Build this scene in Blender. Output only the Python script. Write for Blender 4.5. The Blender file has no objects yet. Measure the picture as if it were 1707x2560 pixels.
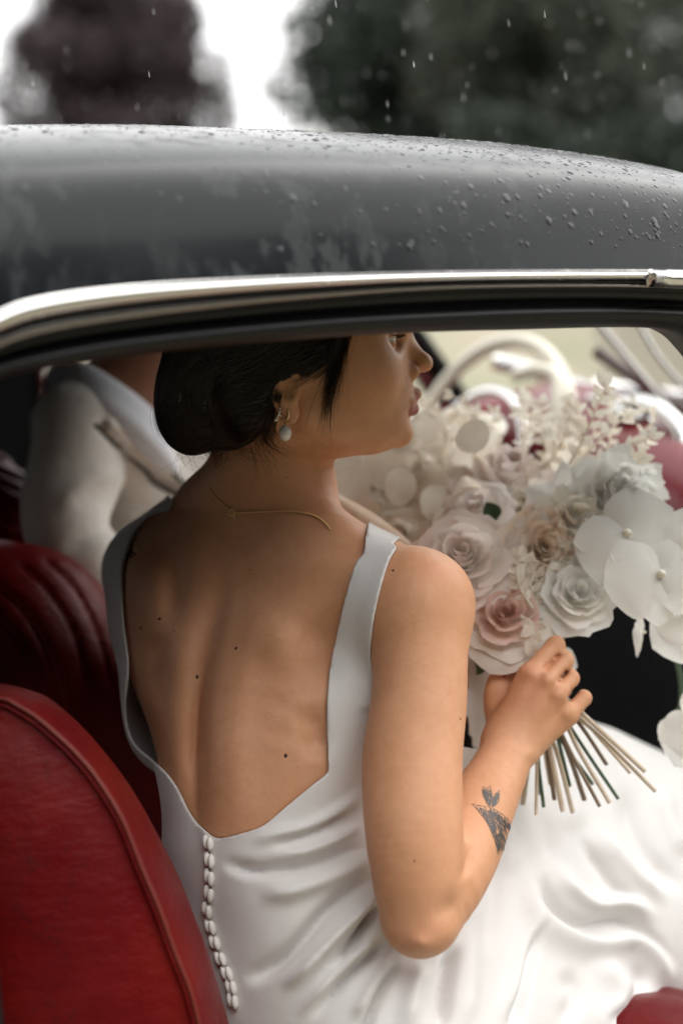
import bpy, math, random
import numpy as np
from mathutils import Vector, Matrix

# ------------------------------------------------------------------ camera, sky, sun, exposure
sc = bpy.context.scene
COL = sc.collection
FPX = 3555.0                 # focal length in photograph pixels (50 mm lens, 2560 px on 36 mm)
CX, CY = 853.5, 1280.0
PITCH = math.radians(14.8)
CAMZ = 1.45
cam_data = bpy.data.cameras.new("camera")
cam = bpy.data.objects.new("camera", cam_data)
COL.objects.link(cam)
cam.location = (0, 0, CAMZ)
cam.rotation_euler = (math.radians(90) - PITCH, 0, 0)
cam_data.sensor_fit = 'VERTICAL'
cam_data.sensor_height = 36.0
cam_data.lens = 50.0
cam_data.clip_start = 0.05
cam_data.clip_end = 2000
cam_data.dof.use_dof = True
cam_data.dof.focus_distance = 1.285
cam_data.dof.aperture_fstop = 2.0
sc.camera = cam

world = bpy.data.worlds.new("World")
sc.world = world
world.use_nodes = True
wn = world.node_tree.nodes
wl = world.node_tree.links
wn.clear()
w_out = wn.new("ShaderNodeOutputWorld")
w_bg = wn.new("ShaderNodeBackground")
w_sky = wn.new("ShaderNodeTexSky")
w_sky.sky_type = 'NISHITA'
w_sky.sun_disc = False
SUN_EL, SUN_AZ = 52.0, 84.0          # azimuth measured clockwise from +Y (away from the camera)
w_sky.sun_elevation = math.radians(SUN_EL)
w_sky.sun_rotation = math.radians(SUN_AZ)
w_sky.air_density = 1.0
w_sky.dust_density = 2.0
w_hsv = wn.new("ShaderNodeHueSaturation")
w_hsv.inputs["Saturation"].default_value = 0.10      # thick rain cloud: the sky has lost its blue
w_mix = wn.new("ShaderNodeMixRGB")                   # and is close to even
w_mix.inputs[0].default_value = 0.88
w_mix.inputs[2].default_value = (10.4, 10.4, 10.35, 1)
wl.new(w_sky.outputs[0], w_hsv.inputs["Color"])
wl.new(w_hsv.outputs[0], w_mix.inputs[1])
wl.new(w_mix.outputs[0], w_bg.inputs[0])
w_bg.inputs[1].default_value = 0.085
wl.new(w_bg.outputs[0], w_out.inputs[0])

sun_d = bpy.data.lights.new("sun", 'SUN')
sun_d.energy = 1.5
sun_d.angle = math.radians(110)
sun_d.color = (1.0, 0.97, 0.93)
sun = bpy.data.objects.new("sun", sun_d)
COL.objects.link(sun)
_e, _a = math.radians(SUN_EL), math.radians(SUN_AZ)
_dir = Vector((math.sin(_a) * math.cos(_e), math.cos(_a) * math.cos(_e), math.sin(_e)))
sun.rotation_euler = (-_dir).to_track_quat('-Z', 'Y').to_euler()

sc.view_settings.view_transform = 'Standard'
sc.view_settings.look = 'None'
sc.view_settings.exposure = 1.34
sc.view_settings.gamma = 1.0
sc.view_settings.use_curve_mapping = False
sc.render.engine = 'CYCLES'
sc.cycles.use_denoising = True
sc.cycles.max_bounces = 8
sc.cycles.transparent_max_bounces = 16
sc.cycles.caustics_reflective = False
sc.cycles.caustics_refractive = False
sc.cycles.sample_clamp_indirect = 6.0

random.seed(7)
rng = np.random.default_rng(7)

# ------------------------------------------------------------------ helpers: pixels, camera space, world
# "view space" used while modelling: x right, y up, z depth along the camera axis (metres).
SP, CP = math.sin(PITCH), math.cos(PITCH)

def K(px, py, d):
    return np.array([(px - CX) * d / FPX, -(py - CY) * d / FPX, d], float)

def to_world(v):
    v = np.atleast_2d(np.asarray(v, float))
    return np.stack([v[:, 0], v[:, 2] * CP + v[:, 1] * SP, CAMZ + v[:, 1] * CP - v[:, 2] * SP], 1)

def to_view(w):
    w = np.atleast_2d(np.asarray(w, float))
    y, z = w[:, 1], w[:, 2] - CAMZ
    return np.stack([w[:, 0], y * SP + z * CP, y * CP - z * SP], 1)

def W(px, py, d):
    return to_world(K(px, py, d))[0]

def proj(v):
    return CX + v[:, 0] / v[:, 2] * FPX, CY - v[:, 1] / v[:, 2] * FPX

def unit(v):
    v = np.asarray(v, float)
    return v / np.linalg.norm(v)

def spline(pts, n, closed=False):
    """Catmull-Rom through pts -> (n, k) array."""
    p = np.asarray(pts, float)
    if closed:
        p = np.vstack([p[-1:], p, p[:2]])
    else:
        p = np.vstack([2 * p[:1] - p[1:2], p, 2 * p[-1:] - p[-2:-1]])
    m = len(p) - 3
    t = np.linspace(0, m, n, endpoint=not closed)
    i = np.minimum(t.astype(int), m - 1)
    u = (t - i)[:, None]
    a, b, c, d = p[i], p[i + 1], p[i + 2], p[i + 3]
    return 0.5 * (2 * b + (c - a) * u + (2 * a - 5 * b + 4 * c - d) * u ** 2 + (3 * b - a - 3 * c + d) * u ** 3)

# ------------------------------------------------------------------ helpers: objects
def base_of(parent):
    return np.array(parent["_base"]) if parent is not None and "_base" in parent else np.zeros(3)

def thing(name, label, cat, loc, group=None, kind=None):
    o = bpy.data.objects.new(name, None)
    COL.objects.link(o)
    o.location = tuple(loc)
    o.empty_display_size = 0.05
    o["_base"] = [float(x) for x in loc]
    tag(o, label, cat, group, kind)
    return o

def tag(o, label=None, cat=None, group=None, kind=None):
    if label: o["label"] = label
    if cat: o["category"] = cat
    if group: o["group"] = group
    if kind: o["kind"] = kind
    return o

def make_mesh(name, verts, faces, mat, smooth=True, uv=None):
    me = bpy.data.meshes.new(name)
    verts = np.asarray(verts, np.float32)
    if isinstance(faces, np.ndarray):
        nf, k = faces.shape
        me.vertices.add(len(verts))
        me.vertices.foreach_set("co", verts.ravel())
        me.loops.add(nf * k)
        me.loops.foreach_set("vertex_index", faces.astype(np.int32).ravel())
        me.polygons.add(nf)
        me.polygons.foreach_set("loop_start", np.arange(0, nf * k, k, dtype=np.int32))
        me.update(calc_edges=True)
    else:
        me.from_pydata(verts.tolist(), [], faces)
        me.update()
    me.validate()
    if smooth:
        me.polygons.foreach_set("use_smooth", [True] * len(me.polygons))
    if mat is not None:
        me.materials.append(mat)
    if uv is not None:
        lay = me.uv_layers.new(name="UVMap")
        li = np.zeros(len(me.loops), np.int32)
        me.loops.foreach_get("vertex_index", li)
        lay.data.foreach_set("uv", np.asarray(uv, np.float32)[li].ravel())
    return me

def obj(name, verts, faces, mat, parent=None, smooth=True, uv=None, world=True):
    """verts in world space (world=True) or view space; linked as ONE mesh object."""
    v = np.asarray(verts, float)
    if not world:
        v = to_world(v)
    v = v - base_of(parent)
    o = bpy.data.objects.new(name, make_mesh(name, v, faces, mat, smooth, uv))
    COL.objects.link(o)
    if parent is not None:
        o.parent = parent
        o["_base"] = list(base_of(parent))
    return o

def attr(o, name, vals):
    a = o.data.attributes.new(name, 'FLOAT', 'POINT')
    a.data.foreach_set("value", np.asarray(vals, np.float32))

def grid_faces(nu, nv, cu=False, cv=False):
    f = []
    for i in range(nu if cu else nu - 1):
        for j in range(nv if cv else nv - 1):
            i2, j2 = (i + 1) % nu, (j + 1) % nv
            f.append((i * nv + j, i2 * nv + j, i2 * nv + j2, i * nv + j2))
    return np.array(f, int)

def tube(path, rad, n=8, cap=True, squash=None):
    """verts, faces of a tube along path with radius per point; parallel-transport frame."""
    p = np.asarray(path, float)
    m = len(p)
    rad = np.broadcast_to(np.asarray(rad, float), (m,))
    t = np.gradient(p, axis=0)
    t /= np.linalg.norm(t, axis=1)[:, None] + 1e-12
    ref = np.array([0, 0, 1.0]) if abs(t[0][2]) < 0.9 else np.array([1.0, 0, 0])
    a = unit(np.cross(t[0], ref))
    V = []
    ang = np.linspace(0, 2 * np.pi, n, endpoint=False)
    for i in range(m):
        a = a - t[i] * a.dot(t[i])
        a = unit(a)
        b = np.cross(t[i], a)
        sq = 1.0 if squash is None else squash
        V.append(p[i] + rad[i] * (np.cos(ang)[:, None] * a + sq * np.sin(ang)[:, None] * b))
    V = np.vstack(V)
    F = [tuple(x) for x in grid_faces(m, n, cv=True)]
    if cap:
        F.append(tuple(range(n))[::-1])
        F.append(tuple((m - 1) * n + k for k in range(n)))
    return V, F

def joinvf(parts):
    V, F, o = [], [], 0
    for v, f in parts:
        V.append(np.asarray(v, float))
        F += [tuple(int(i) + o for i in q) for q in f]
        o += len(v)
    return np.vstack(V), F

def ellipsoid_vf(c, ax, r, nu=10, nv=14):
    """ellipsoid; ax = 3x3 rows axes, r radii."""
    c = np.asarray(c, float); ax = np.asarray(ax, float)
    th = np.linspace(0, np.pi, nu)
    ph = np.linspace(0, 2 * np.pi, nv, endpoint=False)
    V = []
    for a in th:
        for b in ph:
            l = np.array([math.sin(a) * math.cos(b) * r[0], math.sin(a) * math.sin(b) * r[1], math.cos(a) * r[2]])
            V.append(c + l @ ax)
    return np.array(V), [tuple(x) for x in grid_faces(nu, nv, cv=True)]

def frame(axis):
    a = unit(axis)
    x = unit(np.cross(a, [0.31, 0.2, 0.93]) if abs(a[2]) < .95 else np.cross(a, [1, 0, 0]))
    return x, np.cross(a, x), a

# ------------------------------------------------------------------ helpers: implicit surfaces
def smin(a, b, k):
    if k <= 0: return np.minimum(a, b)
    h = np.maximum(k - np.abs(a - b), 0) / k
    return np.minimum(a, b) - h * h * k * 0.25

def smax(a, b, k):
    return -smin(-a, -b, k)

def sd_ell(c, r, ax=None):
    c = np.asarray(c, np.float32); r = np.asarray(r, np.float32)
    A = None if ax is None else np.asarray(ax, np.float32)
    def f(p):
        q = p - c
        if A is not None: q = q @ A.T
        k0 = np.sqrt(((q / r) ** 2).sum(1))
        k1 = np.sqrt(((q / (r * r)) ** 2).sum(1)) + 1e-9
        return k0 * (k0 - 1) / k1
    R = np.full(3, r.max()) if A is not None else r
    f.bb = (c - R, c + R)
    return f

def sd_cone(a, b, ra, rb):
    a = np.asarray(a, np.float32); b = np.asarray(b, np.float32)
    ab = b - a; L = float(ab @ ab)
    def f(p):
        t = np.clip(((p - a) @ ab) / L, 0, 1)
        return np.sqrt((((p - a) - t[:, None] * ab) ** 2).sum(1)) - (ra + (rb - ra) * t)
    R = max(ra, rb)
    f.bb = (np.minimum(a, b) - R, np.maximum(a, b) + R)
    return f

def bbj(fs):
    return (np.min([g.bb[0] for g in fs], 0), np.max([g.bb[1] for g in fs], 0))

def chain(lst, sub=3, k=0.0):
    """lst of (px, py, d, r) -> f: a smooth tapered limb through the points."""
    pts = np.array([[*K(*a[:3]), a[3]] for a in lst])
    if len(pts) > 2 and sub > 1: pts = spline(pts, (len(pts) - 1) * sub + 1)
    fs = [sd_cone(a[:3], b[:3], a[3], b[3]) for a, b in zip(pts[:-1], pts[1:])]
    def f(p):
        d = fs[0](p)
        for g in fs[1:]:
            d = smin(d, g(p), k)
        return d
    f.bb = bbj(fs)
    return f

class SDF:
    M = 0.05
    def __init__(self): self.ops = []
    def add(self, f, k=0.02): self.ops.append(('u', f, k)); return self
    def sub(self, f, k=0.01): self.ops.append(('s', f, k)); return self
    def disp(self, f): self.ops.append(('d', f, 0)); return self       # f(p) metres outward
    def copy(self):
        s = SDF(); s.ops = list(self.ops); return s
    @property
    def bb(self): return bbj([f for o, f, k in self.ops if o == 'u'])
    def __call__(self, p):
        p = np.asarray(p, np.float32)
        out = np.empty(len(p), np.float32)
        for s in range(0, len(p), 14000):
            out[s:s + 14000] = self.ev(p[s:s + 14000])
        return out
    def ev(self, p):
        d = np.full(len(p), 0.2, np.float32)
        pl, ph = p.min(0), p.max(0)
        pxy = None
        for o, f, k in self.ops:
            if o == 'd':
                if pxy is None:
                    x, y = proj(p); pxy = np.stack([x, y], 1); xl, xh = pxy.min(0), pxy.max(0)
                if hasattr(f, 'pxb'):
                    lo, hi = f.pxb
                    if (xh < lo).any() or (xl > hi).any(): continue
                    m = (pxy[:, 0] > lo[0]) & (pxy[:, 0] < hi[0]) & (pxy[:, 1] > lo[1]) & (pxy[:, 1] < hi[1])
                    if not m.any(): continue
                    d[m] -= f(p[m])
                else:
                    d = d - f(p)
                continue
            lo, hi = f.bb
            e = k + self.M
            if (ph < lo - e).any() or (pl > hi + e).any(): continue
            l_, h_ = lo - e, hi + e
            m = (p[:, 0] > l_[0]) & (p[:, 0] < h_[0]) & (p[:, 1] > l_[1]) & (p[:, 1] < h_[1]) & (p[:, 2] > l_[2]) & (p[:, 2] < h_[2])
            if not m.any(): continue
            v = f(p[m])
            d[m] = smin(d[m], v, k) if o == 'u' else smax(d[m], -v, k)
        return d

def mesh_sdf(f, lo, hi, h, project=2):
    lo = np.asarray(lo, float); hi = np.asarray(hi, float)
    B = 6
    nb = np.ceil((hi - lo) / (h * B)).astype(int)
    n = nb * B + 1
    cs = [lo[i] + (np.arange(nb[i]) + 0.5) * h * B for i in range(3)]
    cc = np.stack(np.meshgrid(*cs, indexing='ij'), -1).reshape(-1, 3).astype(np.float32)
    cv = f(cc)
    act = np.abs(cv) < h * B * 1.9
    vals = np.empty(n, np.float32)
    big = np.repeat(np.repeat(np.repeat(cv.reshape(nb), B, 0), B, 1), B, 2)
    vals[:-1, :-1, :-1] = big
    vals[-1] = 1; vals[:, -1] = 1; vals[:, :, -1] = 1
    ids = np.argwhere(act.reshape(nb)) * B
    off = np.stack(np.meshgrid(*[np.arange(B + 1)] * 3, indexing='ij'), -1).reshape(-1, 3)
    CH = 300
    for s in range(0, len(ids), CH):
        g = (ids[s:s + CH, None, :] + off[None]).reshape(-1, 3)
        v = f((lo + g * h).astype(np.float32))
        vals[g[:, 0], g[:, 1], g[:, 2]] = v
    ins = vals < 0
    sh = np.array(ins.shape) - 1
    cnt = np.zeros(sh, np.uint8)
    corners = [(i, j, k) for i in (0, 1) for j in (0, 1) for k in (0, 1)]
    for i, j, k in corners:
        cnt += ins[i:i + sh[0], j:j + sh[1], k:k + sh[2]]
    cells = np.argwhere((cnt > 0) & (cnt < 8))
    acc = np.zeros((len(cells), 3)); num = np.zeros(len(cells))
    for c0 in corners:
        for ax in range(3):
            if c0[ax]: continue
            c1 = list(c0); c1[ax] = 1
            a = vals[tuple((cells + c0).T)]; b = vals[tuple((cells + c1).T)]
            m = (a < 0) != (b < 0)
            t = np.where(m, a / np.where(m, a - b, 1), 0)
            pt = np.tile(np.array(c0, float), (len(cells), 1)); pt[:, ax] += t
            acc += pt * m[:, None]; num += m
    V = lo + (cells + acc / num[:, None]) * h
    idx = np.full(sh, -1, np.int32)
    idx[tuple(cells.T)] = np.arange(len(cells))
    Q = []
    for ax in range(3):
        sl0 = [slice(None)] * 3; sl1 = [slice(None)] * 3
        sl0[ax] = slice(0, -1); sl1[ax] = slice(1, None)
        e = np.argwhere(ins[tuple(sl0)] != ins[tuple(sl1)])
        u, v = [(1, 2), (2, 0), (0, 1)][ax]
        e = e[(e[:, u] > 0) & (e[:, v] > 0) & (e[:, u] < sh[u]) & (e[:, v] < sh[v])]
        flip = ins[tuple(e.T)]
        def cell(du, dv):
            q = e.copy(); q[:, u] -= du; q[:, v] -= dv
            return idx[tuple(q.T)]
        q = np.stack([cell(1, 1), cell(0, 1), cell(0, 0), cell(1, 0)], 1)
        q[~flip] = q[~flip][:, ::-1]
        Q.append(q)
    Q = np.vstack(Q)
    Q = Q[(Q >= 0).all(1)]
    for _ in range(project):
        N, d = sdf_grad(f, V)
        V = V - N * np.clip(d, -h, h)[:, None]
    return V, Q[:, ::-1]          # view space is left-handed: flip so that world normals point out

def sdf_grad(f, V, e=0.0012):
    d = f(V)
    g = np.stack([f(V + np.eye(3)[i] * e) - d for i in range(3)], 1)
    L = np.linalg.norm(g, axis=1)[:, None] + 1e-9
    return g / L, d / np.maximum(L[:, 0] / e, 0.3)

def hit(f, px, py, d0=0.9, off=0.0, far=2.2):
    """march the camera rays through pixels onto the surface f = off; returns view-space points."""
    px = np.atleast_1d(np.asarray(px, float)); py = np.atleast_1d(np.asarray(py, float))
    r = np.stack([(px - CX) / FPX, -(py - CY) / FPX, np.ones(len(px))], 1)
    z = np.full(len(px), d0)
    for _ in range(72):
        z = np.minimum(z + np.clip(0.65 * (f(r * z[:, None]) - off), -.02, .022), far)
    return r * z[:, None]

def clip_mesh(V, T, g):
    """keep the part of triangle mesh (V, T) where g <= 0, cutting triangles along g = 0."""
    keep = g <= 0
    n = keep[T].sum(1)
    out = [T[n == 3]]
    newv, cache = [], {}
    nv = len(V)
    def cut(a, b):
        k = (a, b) if a < b else (b, a)
        if k not in cache:
            a, b = k
            t = g[a] / (g[a] - g[b])
            cache[k] = nv + len(newv)
            newv.append(V[a] + (V[b] - V[a]) * t)
        return cache[k]
    ext = []
    for tri in T[(n == 1) | (n == 2)]:
        i = [int(x) for x in tri]
        k = [keep[x] for x in i]
        if sum(k) == 1:
            s = k.index(True)
            a, b, c = i[s], i[(s + 1) % 3], i[(s + 2) % 3]
            ext.append((a, cut(a, b), cut(a, c)))
        else:
            s = k.index(False)
            a, b, c = i[s], i[(s + 1) % 3], i[(s + 2) % 3]
            p, q = cut(a, b), cut(a, c)
            ext.append((p, b, c)); ext.append((p, c, q))
    if ext: out.append(np.array(ext, int))
    V2 = np.vstack([V] + ([np.array(newv)] if newv else []))
    T2 = np.vstack(out)
    u, inv = np.unique(T2, return_inverse=True)
    return V2[u], inv.reshape(-1, 3)

def poly_sd(px, py, poly):
    """signed pixel distance to a polygon, negative inside."""
    P = np.asarray(poly, float)
    d = np.full(len(px), 1e9)
    ins = np.zeros(len(px), bool)
    for a, b in zip(P, np.roll(P, -1, 0)):
        e = b - a
        wx, wy = px - a[0], py - a[1]
        t = np.clip((wx * e[0] + wy * e[1]) / (e @ e + 1e-12), 0, 1)
        d = np.minimum(d, np.hypot(wx - t * e[0], wy - t * e[1]))
        c = (a[1] > py) != (b[1] > py)
        x = a[0] + (py - a[1]) * (b[0] - a[0]) / (b[1] - a[1] + 1e-12)
        ins ^= c & (px < x)
    return np.where(ins, -d, d)

def line_sd(px, py, pts):
    """distance to a polyline and signed side (positive = right of travel direction on screen)."""
    P = np.asarray(pts, float)
    best = np.full(len(px), 1e9); side = np.zeros(len(px)); par = np.zeros(len(px))
    m = len(P) - 1
    for i in range(m):
        a, e = P[i], P[i + 1] - P[i]
        wx, wy = px - a[0], py - a[1]
        t = np.clip((wx * e[0] + wy * e[1]) / (e @ e + 1e-12), 0, 1)
        dd = np.hypot(wx - t * e[0], wy - t * e[1])
        s = e[0] * wy - e[1] * wx
        u = dd < best
        best = np.where(u, dd, best); side = np.where(u, np.sign(s), side); par = np.where(u, (i + t) / m, par)
    return best * np.where(side == 0, 1, side), par

# ------------------------------------------------------------------ helpers: materials
def mat(name, color=(0.8, 0.8, 0.8), rough=0.5, metal=0.0, **kw):
    m = bpy.data.materials.new(name)
    m.use_nodes = True
    b = m.node_tree.nodes["Principled BSDF"]
    b.inputs["Base Color"].default_value = (*color, 1)
    b.inputs["Roughness"].default_value = rough
    b.inputs["Metallic"].default_value = metal
    for k, v in kw.items():
        b.inputs[k.replace("_", " ")].default_value = v
    return m

def N(m, t, **kw):
    n = m.node_tree.nodes.new(t)
    for k, v in kw.items():
        if k in ("operation", "blend_type", "feature", "distance", "noise_dimensions", "data_type", "attribute_name", "wave_type", "bands_direction", "mode", "interpolation_type", "vector_type", "rotation_type"):
            setattr(n, k, v)
        else:
            n.inputs[k].default_value = v
    return n

def L(m, a, b): m.node_tree.links.new(a, b)

def bsdf(m): return m.node_tree.nodes["Principled BSDF"]

def coords(m, scale=(1, 1, 1), kind="Object"):
    tc = N(m, "ShaderNodeTexCoord")
    mp = N(m, "ShaderNodeMapping")
    mp.inputs["Scale"].default_value = scale
    L(m, tc.outputs[kind], mp.inputs["Vector"])
    return mp.outputs[0]

def noise(m, vec, scale, detail=4, rough=0.55):
    n = N(m, "ShaderNodeTexNoise", Scale=scale, Detail=detail, Roughness=rough)
    if vec is not None: L(m, vec, n.inputs["Vector"])
    return n.outputs["Fac"]

def ramp(m, fac, stops):
    r = N(m, "ShaderNodeValToRGB")
    el = r.color_ramp.elements
    while len(el) < len(stops): el.new(0.5)
    for e, (p, c) in zip(el, stops):
        e.position = p
        e.color = (*c, 1) if len(c) == 3 else c
    L(m, fac, r.inputs[0])
    return r.outputs[0]

def mixc(m, fac, a, b, blend='MIX'):
    x = N(m, "ShaderNodeMixRGB", blend_type=blend)
    for i, s in ((0, fac), (1, a), (2, b)):
        if hasattr(s, "is_linked") or hasattr(s, "links"): L(m, s, x.inputs[i])
        elif isinstance(s, (int, float)): x.inputs[i].default_value = s
        else: x.inputs[i].default_value = (*s, 1)
    return x.outputs[0]

def mrange(m, v, a, b, c, d):
    x = N(m, "ShaderNodeMapRange")
    L(m, v, x.inputs[0])
    for i, s in zip((1, 2, 3, 4), (a, b, c, d)): x.inputs[i].default_value = s
    return x.outputs[0]

def bump(m, height, strength=0.2, dist=0.001, normal=None):
    b = N(m, "ShaderNodeBump", Strength=strength, Distance=dist)
    L(m, height, b.inputs["Height"])
    if normal is not None: L(m, normal, b.inputs["Normal"])
    return b.outputs[0]
# ------------------------------------------------------------------ ground, trees, rain
m_ground = mat("ground", (0.30, 0.26, 0.19), .95)
v = coords(m_ground)
gcol = mixc(m_ground, mrange(m_ground, noise(m_ground, v, .35, 5, .6), .42, .58, 0, 1), (0.27, 0.225, 0.165), (0.17, 0.185, 0.10))
gcol = mixc(m_ground, mrange(m_ground, noise(m_ground, v, 30, 5), .3, .7, 0, .5), gcol, (0.32, 0.29, 0.23))
L(m_ground, gcol, bsdf(m_ground).inputs["Base Color"])
L(m_ground, bump(m_ground, noise(m_ground, v, 40, 6), .5, .03), bsdf(m_ground).inputs["Normal"])
n = 60
gx = np.sign(np.linspace(-1, 1, n)) * np.abs(np.linspace(-1, 1, n)) ** 3 * 900
gv = np.array([(x, y, 0.0 - .0004 * 0) for x in gx for y in gx])
g = obj("ground", gv, grid_faces(n, n)[:, ::-1], m_ground)
tag(g, None, None, None, "structure")

def leaf_mat(name, a, b):
    m = mat(name, a, .55)
    geo = N(m, "ShaderNodeObjectInfo")
    v = coords(m)
    L(m, mixc(m, noise(m, v, 1.3, 4), a, b), bsdf(m).inputs["Base Color"])
    bsdf(m).inputs["Specular IOR Level"].default_value = .2
    return m
def tree(name, label, x, y, h, cw, base, mleaf, nleaf, seed, leaf=.28, group=None, lobes=26, shape=1.0, trunk=.25):
    """tapered trunk and limbs, crown of many small leaf faces gathered in clumps."""
    rg = np.random.default_rng(seed)
    t = thing(name, label, "tree", (x, y, 0), group)
    mb = bpy.data.materials.get("bark") or mat("bark", (.07, .055, .045), .9)
    parts = [tube([(x, y, -.1), (x + .1, y, h * .35), (x, y + .1, h * .9)], [trunk, trunk * .7, .05], 8)]
    cl = []
    for k in range(lobes):
        tz = rg.uniform(0, 1)
        rr = cw * (1 - abs(tz * 1.25 - .45) ** 1.6 * shape) * rg.uniform(.35, 1.0)
        rr = max(rr, cw * .08)
        a = rg.uniform(0, 6.28)
        c = np.array([x + rr * math.cos(a), y + rr * math.sin(a), base + (h - base) * tz])
        cl.append((c, cw * rg.uniform(.22, .42)))
        s = np.array([x, y, max(base * .6, c[2] - rr * .8 - .5)])
        parts.append(tube([s, (s + c) / 2 + [0, 0, .2], c], [trunk * .35, trunk * .2, .02], 5))
    V, F = joinvf(parts)
    obj("trunk", V, F, mb, t)
    C = np.array([c for c, r in cl]); R = np.array([r for c, r in cl])
    k = rg.integers(0, len(cl), nleaf)
    d = rg.normal(0, 1, (nleaf, 3)); d /= np.linalg.norm(d, axis=1)[:, None]
    p = C[k] + d * (R[k] * rg.uniform(.25, 1.0, nleaf) ** .6)[:, None] * [1, 1, .8]
    a = rg.normal(0, 1, (nleaf, 3)); a /= np.linalg.norm(a, axis=1)[:, None]
    b = np.cross(a, rg.normal(0, 1, (nleaf, 3))); b /= np.linalg.norm(b, axis=1)[:, None]
    s = (leaf * rg.uniform(.5, 1.2, nleaf))[:, None]
    q = np.stack([p - a * s * .5, p + b * s * .35, p + a * s * .5, p - b * s * .35], 1).reshape(-1, 3)
    obj("crown", q, np.arange(nleaf * 4).reshape(-1, 4), mleaf, t, smooth=False)
    return t
m_copper = leaf_mat("leaf_copper", (0.028, 0.019, 0.022), (0.055, 0.038, 0.042))
m_dkgreen = leaf_mat("leaf_dark", (0.022, 0.032, 0.026), (0.048, 0.062, 0.048))
m_mdgreen = leaf_mat("leaf_mid", (0.036, 0.046, 0.034), (0.066, 0.076, 0.056))
def tx(px, y): return (px - CX) / FPX * y * 1.0
tree("copper_beech", "dark purple-leaved tree standing alone behind the car roof", tx(335, 60), 60, 7.4, 4.7, .2, m_copper, 34000, 1, .34, lobes=46, shape=.80)
tree("conifer", "dark green tree beside the sky gap behind the car roof", tx(1105, 42), 42, 8.4, 4.2, .0, m_dkgreen, 42000, 2, .30, lobes=60, shape=.55)
tree("broadleaf_tree", "paler olive green tree behind the front of the car roof", tx(1500, 36), 36, 7.6, 4.2, .0, m_mdgreen, 42000, 3, .30, lobes=60, shape=.5)
tree("broadleaf_tree", "olive green tree farther along the line behind the car", tx(2050, 40), 40, 8, 4.2, .0, m_mdgreen, 14000, 4, .36, lobes=30, shape=.6)
tree("conifer", "small dark green tree filling in between the bigger ones behind the car", tx(1270, 50), 50, 8.2, 4.6, .0, m_dkgreen, 22000, 6, .36, lobes=40, shape=.5)
# clipped hedge closing the field behind the car
def hedge(name, label, x0, x1, y, h, m, n, seed):
    rg = np.random.default_rng(seed)
    t = thing(name, label, "hedge", ((x0 + x1) / 2, y, 0))
    p = np.column_stack([rg.uniform(x0, x1, n), y + rg.normal(0, .45, n), h * rg.uniform(0, 1, n) ** .7])
    p[:, 2] *= 1 + .12 * np.sin(p[:, 0] * .9) + .07 * np.sin(p[:, 0] * 2.3)
    a = rg.normal(0, 1, (n, 3)); a /= np.linalg.norm(a, axis=1)[:, None]
    b = np.cross(a, rg.normal(0, 1, (n, 3))); b /= np.linalg.norm(b, axis=1)[:, None]
    s = (.26 * rg.uniform(.5, 1.2, n))[:, None]
    q = np.stack([p - a * s * .5, p + b * s * .35, p + a * s * .5, p - b * s * .35], 1).reshape(-1, 3)
    obj("foliage", q, np.arange(n * 4).reshape(-1, 4), m, t, smooth=False)
    V, F = joinvf([tube([(x, y, 0), (x + .1, y, h * .7)], .05, 5) for x in np.arange(x0 + .5, x1, 1.2)])
    tag(obj("stems", V, F, bpy.data.materials.get("bark"), t), None, None, None, "stuff")
hedge("hedge", "long dark hedge under the olive green trees behind the car", 2.2, 22, 31, 1.9, m_dkgreen, 16000, 31)
# unseen trees added behind the camera to block sky and darken the roof reflection
for k, (x, y, h, cw) in enumerate(((-9.0, -3.0, 12, 3.6), (-5.5, -6.5, 12, 3.6), (-1.0, -9.0, 9.0, 3.2), (4.2, -8.6, 10.5, 3.4), (9.2, -5.6, 10.5, 3.2))):
    tree("added_shade_tree", "tall dark tree added out of view behind the camera to block sky light", x, y, h, cw, .3, m_dkgreen, 12000, 20 + k, .60, group="unseen trees added behind the camera to block light", lobes=44, shape=.35)

for k, (x, y, h, cw) in enumerate(((9, -22, 8.5, 5), (17, -17, 8.5, 5), (23, -9, 8.5, 5), (26, 0, 8.5, 5), (26, 9, 8.0, 5))):  # unseen tree belt, added to keep low horizon light off the bride's face
    tree("added_belt_tree", "bushy green maple in the belt across the lane, opposite the open car door", x, y, h, cw, .0, m_mdgreen, 9000, 50 + k, .85, group="unseen tree belt added to cut low light", lobes=40, shape=.4)

# falling rain: elongated drops
m_rain = mat("rain_water", (.85, .87, .88), .1, Transmission_Weight=.3, IOR=1.33)
rg = np.random.default_rng(77)
parts = []
for k in range(280):
    d = rg.uniform(1.3, 4.5)
    px, py = rg.uniform(-150, 1850), rg.uniform(-60, 430)
    c = W(px, py, d)
    r = rg.uniform(.00028, .0005) * d ** .4; ln = rg.uniform(.004, .008) * d ** .5
    dr = unit(np.array([.10 + rg.normal(0, .05), 0, -1]))
    parts.append(tube([c - dr * ln * .5, c - dr * ln * .1, c + dr * ln * .35, c + dr * ln * .5], [r * .3, r * .9, r, r * .4], 5))
V, F = joinvf(parts)
o = obj("rain", V, F, m_rain)
tag(o, "falling rain drops in the air above the car roof", "rain", None, "stuff")
# ------------------------------------------------------------------ the bride: body
def q2m(px, d): return px * d / FPX

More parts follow.
